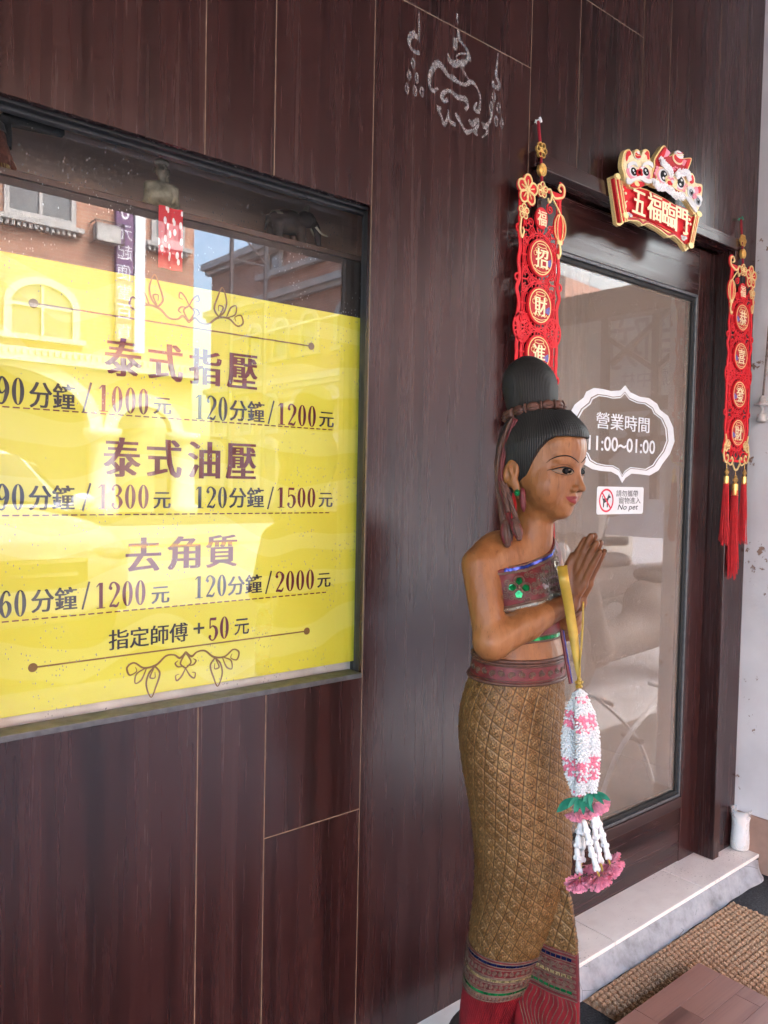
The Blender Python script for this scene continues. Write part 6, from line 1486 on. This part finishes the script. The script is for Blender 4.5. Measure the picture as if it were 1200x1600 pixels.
# ---- second brick building, standing end-on
XB = 20.
BR = thing('brick_building', 'red brick wing with white cornices, arched windows and small awnings standing end-on to the street', 'building', (XB, 0, 0))
def fx(px, py): p = atx(px, py, XB); return -p[1]+.1, p[2]        # (distance out, height)
mb = MB(); mb.box(0, 14, -36.7, -14., 0, 12.1); mb.box(.9, 14, -33, -14., 12.11, 16.5); mb.obj('wall', m_brick2, BR)
mb = MB()
for (z, d0, t_) in ((11.95, .55, .32), (9.55, .40, .3), (5.6, .35, .28)):
    mb.box(-d0, -.001, -36.9, -14, z, z+t_); mb.box(-d0*.6, -.001, -36.8, -14, z-t_*.7, z-.001)
mb.box(-.3, -.001, -31.9, -26.5, 10.6, 10.85); mb.obj('cornice', m_trim, BR)
def side_window(y, hw, z0, zs, awn=True, round_=True):
    a = np.linspace(math.pi, 0, 16); path = [(y-hw, z0)]+([(y+hw*math.cos(q_), zs+hw*math.sin(q_)) for q_ in a] if round_ else [(y-hw, zs), (y+hw, zs)])+[(y+hw, z0)]
    f_ = MB(); g_ = MB(); m_ = len(path); P = np.array(path)
    f_.stroke(path, .2, .0, .12); V = np.concatenate(f_.v); f_.v = [np.c_[-.12+V[:, 1], V[:, 0], V[:, 2]]]; f_.box(-.2, -.001, y-hw-.2, y+hw+.2, z0-.2, z0-.02)
    o = f_.obj('arched_window' if round_ else 'louvred_window', m_trim, BR); g_.add([(-.02, p[0], p[1]) for p in path], [tuple(range(m_))]); g_.obj('glazing', m_pane, o)
    if awn: w_ = MB(); w_.add([(-.05, y-hw-.2, zs+.25), (-.05, y+hw+.2, zs+.25), (-1.0, y+hw+.2, zs-.15), (-1.0, y-hw-.2, zs-.15), (-.05, y-hw-.2, zs+.20), (-.05, y+hw+.2, zs+.20), (-1.0, y+hw+.2, zs-.2), (-1.0, y-hw-.2, zs-.2)], [(0, 1, 2, 3), (7, 6, 5, 4), (0, 3, 7, 4), (1, 5, 6, 2), (3, 2, 6, 7), (0, 4, 5, 1)]); w_.obj('awning', m_trim, o)
for px in (400, 440, 485, 541): 
    y_, z_ = fx(px, 480); side_window(y_, .62, 6.9, 8.0)
for px in (345, 385, 425, 470, 520): y_, z_ = fx(px, 600); side_window(y_, .6, 3.6, 4.6, px > 440)
y_, z_ = fx(431, 405); side_window(y_, .55, 10.95, 12.4, False, False)
mb = MB()
for y in np.arange(-36.2, -15, 2.45): arch_band(mb, 0, 0, 1, 1, .1, 0, 0.01) if 0 else None
for y in np.arange(-36., -15, 2.6):
    a = np.linspace(math.pi, 0, 16); f_ = MB(); f_.stroke([(y-.95, 0)]+[(y+.95*math.cos(q_), 2.3+.8*math.sin(q_)) for q_ in a]+[(y+.95, 0)], .36, 0, .16); V = np.concatenate(f_.v); f_.v = [np.c_[-.18+V[:, 1], V[:, 0], V[:, 2]]]; o = f_.obj('arch', m_trim, BR)
    g_ = MB(); g_.add([(-.01, y-.9, 0)]+[(-.01, y+.9*math.cos(q_), 2.3+.75*math.sin(q_)) for q_ in a]+[(-.01, y+.9, 0)], [tuple(range(18))]); g_.obj('doorway', m_recess, o)
# ---- white car parked nose-in outside the arcade
def car(label, x, y, rz):
    K = thing('parked_car', label, 'car', (x, y, 0), rz); mp_ = M('white_car_paint', (.78, .78, .78), .25, .0, .6, var=.03, coat=.6); m_cg = M('car_glass', (.03, .035, .04), .05, .0, .9); m_ty = M('tyre_rubber', (.02, .02, .02), .8)
    # sections from nose (+y) to tail:  y, half width, bottom, shoulder, crown
    sec = [(2.28, .70, .42, .70, .74), (2.22, .82, .30, .84, .90), (2.05, .90, .24, .93, .98), (1.5, .935, .22, .97, 1.04), (1.0, .94, .22, .99, 1.08), (.4, .94, .22, 1.0, 1.09), (-.6, .94, .22, 1.01, 1.09), (-1.6, .93, .22, 1.02, 1.09), (-2.1, .90, .26, 1.0, 1.06), (-2.28, .80, .36, .92, .98)]
    G = []
    for (yy, hw, zb_, zs_2, zc) in sec: G.append([(sx*hw*u, yy, z) for sx, u, z in ((-1, .90, zb_), (-1, 1., zb_+.16), (-1, 1.0, zs_2-.14), (-1, .95, zs_2-.02), (-1, .78, zs_2+.02), (-1, .4, zc), (1, .0, zc+.012), (1, .4, zc), (1, .78, zs_2+.02), (1, .95, zs_2-.02), (1, 1., zs_2-.14), (1, 1., zb_+.16), (1, .90, zb_))])
    mb = MB(); mb.grid(np.array(G), wrap_v=True); m_ = 13; mb.f.append(tuple(range(m_))); mb.f.append(tuple(mb.n-m_+i for i in reversed(range(m_)))); mb.obj('body', mp_, K, smooth=True, sub=1)
    cab = [(1.05, .80, 1.05, .80, 1.06), (.25, .84, 1.04, .66, 1.50), (-.2, .85, 1.04, .64, 1.56), (-1.3, .85, 1.04, .62, 1.54), (-2.0, .80, 1.04, .58, 1.36), (-2.2, .76, 1.02, .70, 1.04)]
    G = [[(-w0, yy, z0), (-w1, yy, z1-.05), (-w1*.85, yy, z1), (w1*.85, yy, z1), (w1, yy, z1-.05), (w0, yy, z0)] for yy, w0, z0, w1, z1 in cab]
    mb = MB(); mb.grid(np.array(G), wrap_v=False); mb.obj('cabin', mp_, K, smooth=True)
    mb = MB(); mb.add([(-.70, 1.0, 1.085), (.70, 1.0, 1.085), (.57, .295, 1.475), (-.57, .295, 1.475), (-.70, .985, 1.075), (.70, .985, 1.075), (.57, .28, 1.465), (-.57, .28, 1.465)], [(0, 1, 2, 3), (7, 6, 5, 4), (0, 4, 5, 1), (1, 5, 6, 2), (2, 6, 7, 3), (3, 7, 4, 0)]); V = np.concatenate(mb.v); V[:, 2] += .03; V[:, 1] += .02; mb.v = [V]; mb.obj('windscreen', m_cg, K)
    for sx in (-1, 1):
        mb = MB(); mb.add([(sx*.835, .72, 1.13), (sx*.868, -.55, 1.12), (sx*.70, -.5, 1.47), (sx*.715, .28, 1.44)], [(0, 1, 2, 3)]); mb.add([(sx*.868, -.62, 1.12), (sx*.862, -1.75, 1.13), (sx*.69, -1.45, 1.45), (sx*.70, -.58, 1.47)], [(0, 1, 2, 3)]); V = np.concatenate(mb.v); V[:, 0] += sx*.015; mb.v = [V]; mb.obj('side_window', m_cg, K)
        mb = MB(); mb.ell((sx*1.02, .70, 1.10), (.11, .06, .075), nu=12, nv=8); mb.bar((sx*.86, .72, 1.06), (sx*1.0, .70, 1.07), .03, .05); mb.obj('side_mirror', mp_, K, smooth=True)
        mb = MB(); mb.ell((sx*.66, 2.17, .78), (.19, .09, .075), nu=14, nv=8); mb.obj('headlight', M('lamp_lens', (.6, .62, .65), .1, .2), K, smooth=True)
        for yy in (1.40, -1.42):
            mb = MB(); P_ = [(sx*(.72+dx), r_3) for dx, r_3 in ((0, .30), (.02, .335), (.2, .335), (.225, .30))]; mb.lathe([(r_3, xx) for xx, r_3 in P_], 28); V = np.concatenate(mb.v); mb.v = [np.c_[V[:, 2], V[:, 0]+yy, V[:, 1]+.336]]; o = mb.obj('wheel', m_ty, K)
            mb = MB(); mb.lathe([(.21, sx*.948), (.205, sx*.955), (.05, sx*.957)], 24); V = np.concatenate(mb.v); mb.v = [np.c_[V[:, 2], V[:, 0]+yy, V[:, 1]+.336]]; mb.obj('rim', m_grey, o)
            mb = MB(); a = np.linspace(-.1, math.pi+.1, 20); mb.tube([(sx*.945, yy+.40*math.cos(q_), .34+.40*math.sin(q_)) for q_ in a], .03, 8); mb.obj('wheel_arch', mp_ if 0 else m_ty, K, smooth=True)
    mb = MB(); mb.box(-.50, .50, 2.235, 2.30, .55, .76); 
    mb.obj('grille', m_rubber, K, bevel=.02); mb = MB(); mb.box(-.42, .42, 2.29, 2.315, .645, .67); mb.box(-.47, .47, 2.29, 2.315, .735, .757); mb.obj('chrome_bar', M('chrome', (.7, .7, .7), .15, 1.), K)
    mb = MB(); mb.box(-.26, .26, 2.285, 2.31, .40, .52); mb.obj('number_plate', m_white, K); return K
car('white parked car standing nose-in just outside the arcade', 1.50, -6.45, 0)
# ---- end of the arcade: pillar, cross beam, steel frame with canvas
m_beige = M('beige_plaster', (.62, .56, .51), .85, var=.12, vs=2, bump=.001); m_tan = M('tan_wood_beam', (.24, .155, .10), .7, var=.3, vs=5)
XE = 5.35
def ex(px, py, X=XE): p = atx(px, py, X); return -(p[1]-.12), p[2]
yb0, zb_ = ex(945, 495); ya0, za_ = ex(873, 503)
pk_ = thing('arcade_pillar', 'broad beige plastered pillar at the far end of the arcade', 'pillar', (XE, 0, 0)); mb = MB(); mb.box(0, .5, -3.9, yb0, 0, zb_-.02); mb.obj('shaft', m_beige, pk_, bevel=.01); mb = MB(); mb.box(-.03, .53, -3.93, yb0+.03, 0, .25); mb.obj('plinth', m_conc, pk_)
cb = thing('cross_beam', 'brown timber beam crossing between shop wall and pillar', 'beam', (XE, 0, zb_)); mb = MB(); mb.box(-.04, .5, -3.9, .6, -.015, .20); mb.box(-.02, .10, -1.62, -1.48, .2, 1.0); mb.obj('timber', m_tan, cb, bevel=.004)
cf_ = thing('canvas_screen', 'white canvas screen with grey lettering on a braced steel frame', 'screen', (XE, 0, 0)); yl, yr = yb0+.02, ex(1050, 480)[0]
mb = MB(); ys_ = np.linspace(yl, yr, 30); mb.grid([[(.06+.008*math.sin(y*17+z), y, z) for z in np.linspace(.95, zb_-.03, 12)] for y in ys_]); cv = mb.obj('canvas', M('white_canvas', (.74, .73, .78), .8, var=.06, vs=3), cf_, smooth=True)
mb = MB()
def ctext(s, yc, zc, h_, mb):
    V, F = glyphs(s); lo, hi = V.min(0), V.max(0); V = (V-(lo+hi)/2)*h_; mb.add(np.c_[np.full(len(V), .045), -V[:, 0]+yc, V[:, 1]+zc], F)
pz = lambda px, py: ex(px, py)
ctext('耐震中柱', *pz(1014, 590), .14, mb); ctext('消防', *pz(1015, 530), .42, mb); mb.obj('lettering', M('grey_print_ink', (.34, .33, .37), .7), cf_)
mb = MB(); m_steel = M('brown_steel', (.13, .10, .085), .6, var=.2)
pts = lambda *q: [np.array((.0, *pz(*p))) for p in q]
for a, b, w_ in ((*pts((1027, 490), (1022, 780)), .06), (*pts((947, 497), (942, 790)), .06), (*pts((957, 568), (1050, 480)), .035), (*pts((950, 528), (1025, 578)), .035), (*pts((1025, 578), (1052, 552)), .035), (*pts((950, 635), (1047, 628)), .10), (*pts((950, 715), (1027, 640)), .03), (*pts((955, 640), (1005, 700)), .03), (*pts((950, 690), (1047, 684)), .04)): mb.bar(a, b, w_, .04, up=(1, 0, 0))
mb.obj('steel_frame', m_steel, cf_)
tr2 = thing('translucent_roof', 'pale translucent corrugated roof sheet over the next bay', 'roof', (XE, 0, 0)); tb = NT('pale_translucent_sheet'); tb.t.nodes.remove(tb.b)
tb.set(tb.o.inputs[0], tb.n('ShaderNodeMixShader', {0: .5, 1: tb.n('ShaderNodeBsdfDiffuse', {0: (.70, .76, .72)}).outputs[0], 2: tb.n('ShaderNodeBsdfTranslucent', {0: (.74, .80, .76)}).outputs[0]}).outputs[0])
mb = MB(); ys_ = np.linspace(-4.2, .6, 130); mb.grid([[(x, y, 3.75+.02*math.sin(y*42)-.05*x) for x in (.0, 2., 4.5)] for y in ys_]); mb.obj('sheet', tb.m, tr2, smooth=True)
mb = MB(); mb.bar((.3, -1.55, .0), (.3, -1.55, 3.72), .09, .09, up=(1, 0, 0)); mb.bar((4.4, -3.9, 0), (4.4, -3.9, 3.4), .09, .09, up=(1, 0, 0)); mb.bar((.3, -4.1, 3.70), (.3, .5, 3.70), .06, .08); mb.obj('support', m_tan, tr2)
# ---- scooters and a folding stand at the arcade end
def scooter(label, x, y, rz):
    K = thing('scooter', label, 'scooter', (x, y, 0), rz, 'scooters parked at the arcade end'); mb = MB(); m_sc = M('scooter_dark_paint', (.09, .075, .07), .6, .0, .3)
    s = SDF((-.30, -.95, .15), (.30, .75, 1.05), .02); s.cap((0, -.75, .62), (0, -.1, .58), .13, .15, .08); s.cap((0, -.1, .42), (0, .32, .34), .14, .12, .06); s.cap((0, .36, .34), (0, .50, .92), .13, .10, .06, fl=((0, 1, 0), .5)); s.ell((0, .56, .95), (.13, .10, .10), .05)
    V, F = s.mesh(); mb.add(V, F); mb.obj('body', m_sc, K, smooth=True)
    mb = MB(); mb.lathe([(.06, -.34), (.13, -.30), (.14, .1), (.11, .30), (.02, .34)], 16, sy=.45); V = np.concatenate(mb.v); mb.v = [np.c_[V[:, 0], V[:, 2]-.38, V[:, 1]+.76]]; mb.obj('saddle', m_rubber, K, smooth=True)
    for yy in (-.62, .62):
        mb = MB(); a = np.linspace(0, 2*math.pi, 29); mb.tube([(0, yy+.21*math.cos(q_), .27+.21*math.sin(q_)) for q_ in a], .055, 10, caps=False); o = mb.obj('wheel', m_rubber, K, smooth=True); mb = MB(); mb.lathe([(.17, -.03), (.05, -.045), (.05, .045), (.17, .03)], 20); V = np.concatenate(mb.v); mb.v = [np.c_[V[:, 2], V[:, 0]+yy, V[:, 1]+.27]]; mb.obj('rim', m_grey, o)
    mb = MB(); mb.tube([(-.33, .46, 1.02), (0, .54, .99), (.33, .46, 1.02)], .018, 8); mb.tube([(-.33, .46, 1.02), (-.20, .50, 1.01)], .028, 8); mb.tube([(.33, .46, 1.02), (.20, .50, 1.01)], .028, 8); mb.obj('handlebar', m_rubber, K, smooth=True)
    for sx in (-1, 1):
        mb = MB(); mb.tube([(sx*.2, .52, 1.02), (sx*.26, .54, 1.16)], .007, 6); mb.ell((sx*.28, .53, 1.21), (.075, .02, .055), nu=14, nv=8); mb.obj('mirror', M('mirror_back', (.5, .5, .52), .1, .8), K, smooth=True)
    mb = MB(); mb.ell((0, .655, .93), (.08, .04, .06), nu=12, nv=8); mb.obj('headlight', m_panelw, K, smooth=True); return K
scooter('dark parked scooter nearer to the shop wall at the arcade end', 4.55, -1.45, R_(100)); scooter('dark parked scooter farther out beside the beige pillar', 4.75, -2.25, R_(96))
FS = thing('folding_stand', 'white metal folding stand with two crossed curved legs', 'stand', (3.02, -.50, 0), R_(15)); ww = M('white_enamel', (.74, .73, .74), .4)
for k, s_ in enumerate((1, -1)):
    p_ = cat([(s_*.17, -.02+.05*k, .0), (s_*.06, -.02+.05*k, .17), (-s_*.05, -.02+.05*k, .31), (-s_*.19, -.02+.05*k, .45)], 8); p_[:, 0] += .05*s_*np.sin(np.linspace(0, math.pi, len(p_))); mb = MB(); mb.tube(p_, .015, 8, flat=.4); mb.obj('leg', ww, FS, smooth=True)
mb = MB(); mb.tube([(.02, -.06, .25), (.02, .06, .25)], .012, 10); mb.obj('bolt', m_grey, FS); mb = MB(); mb.tube([(-.20, -.10, .45), (-.20, .12, .45)], .010, 8); mb.tube([(.20, -.10, .45), (.20, .12, .45)], .010, 8); mb.obj('cross_rod', ww, FS, smooth=True)
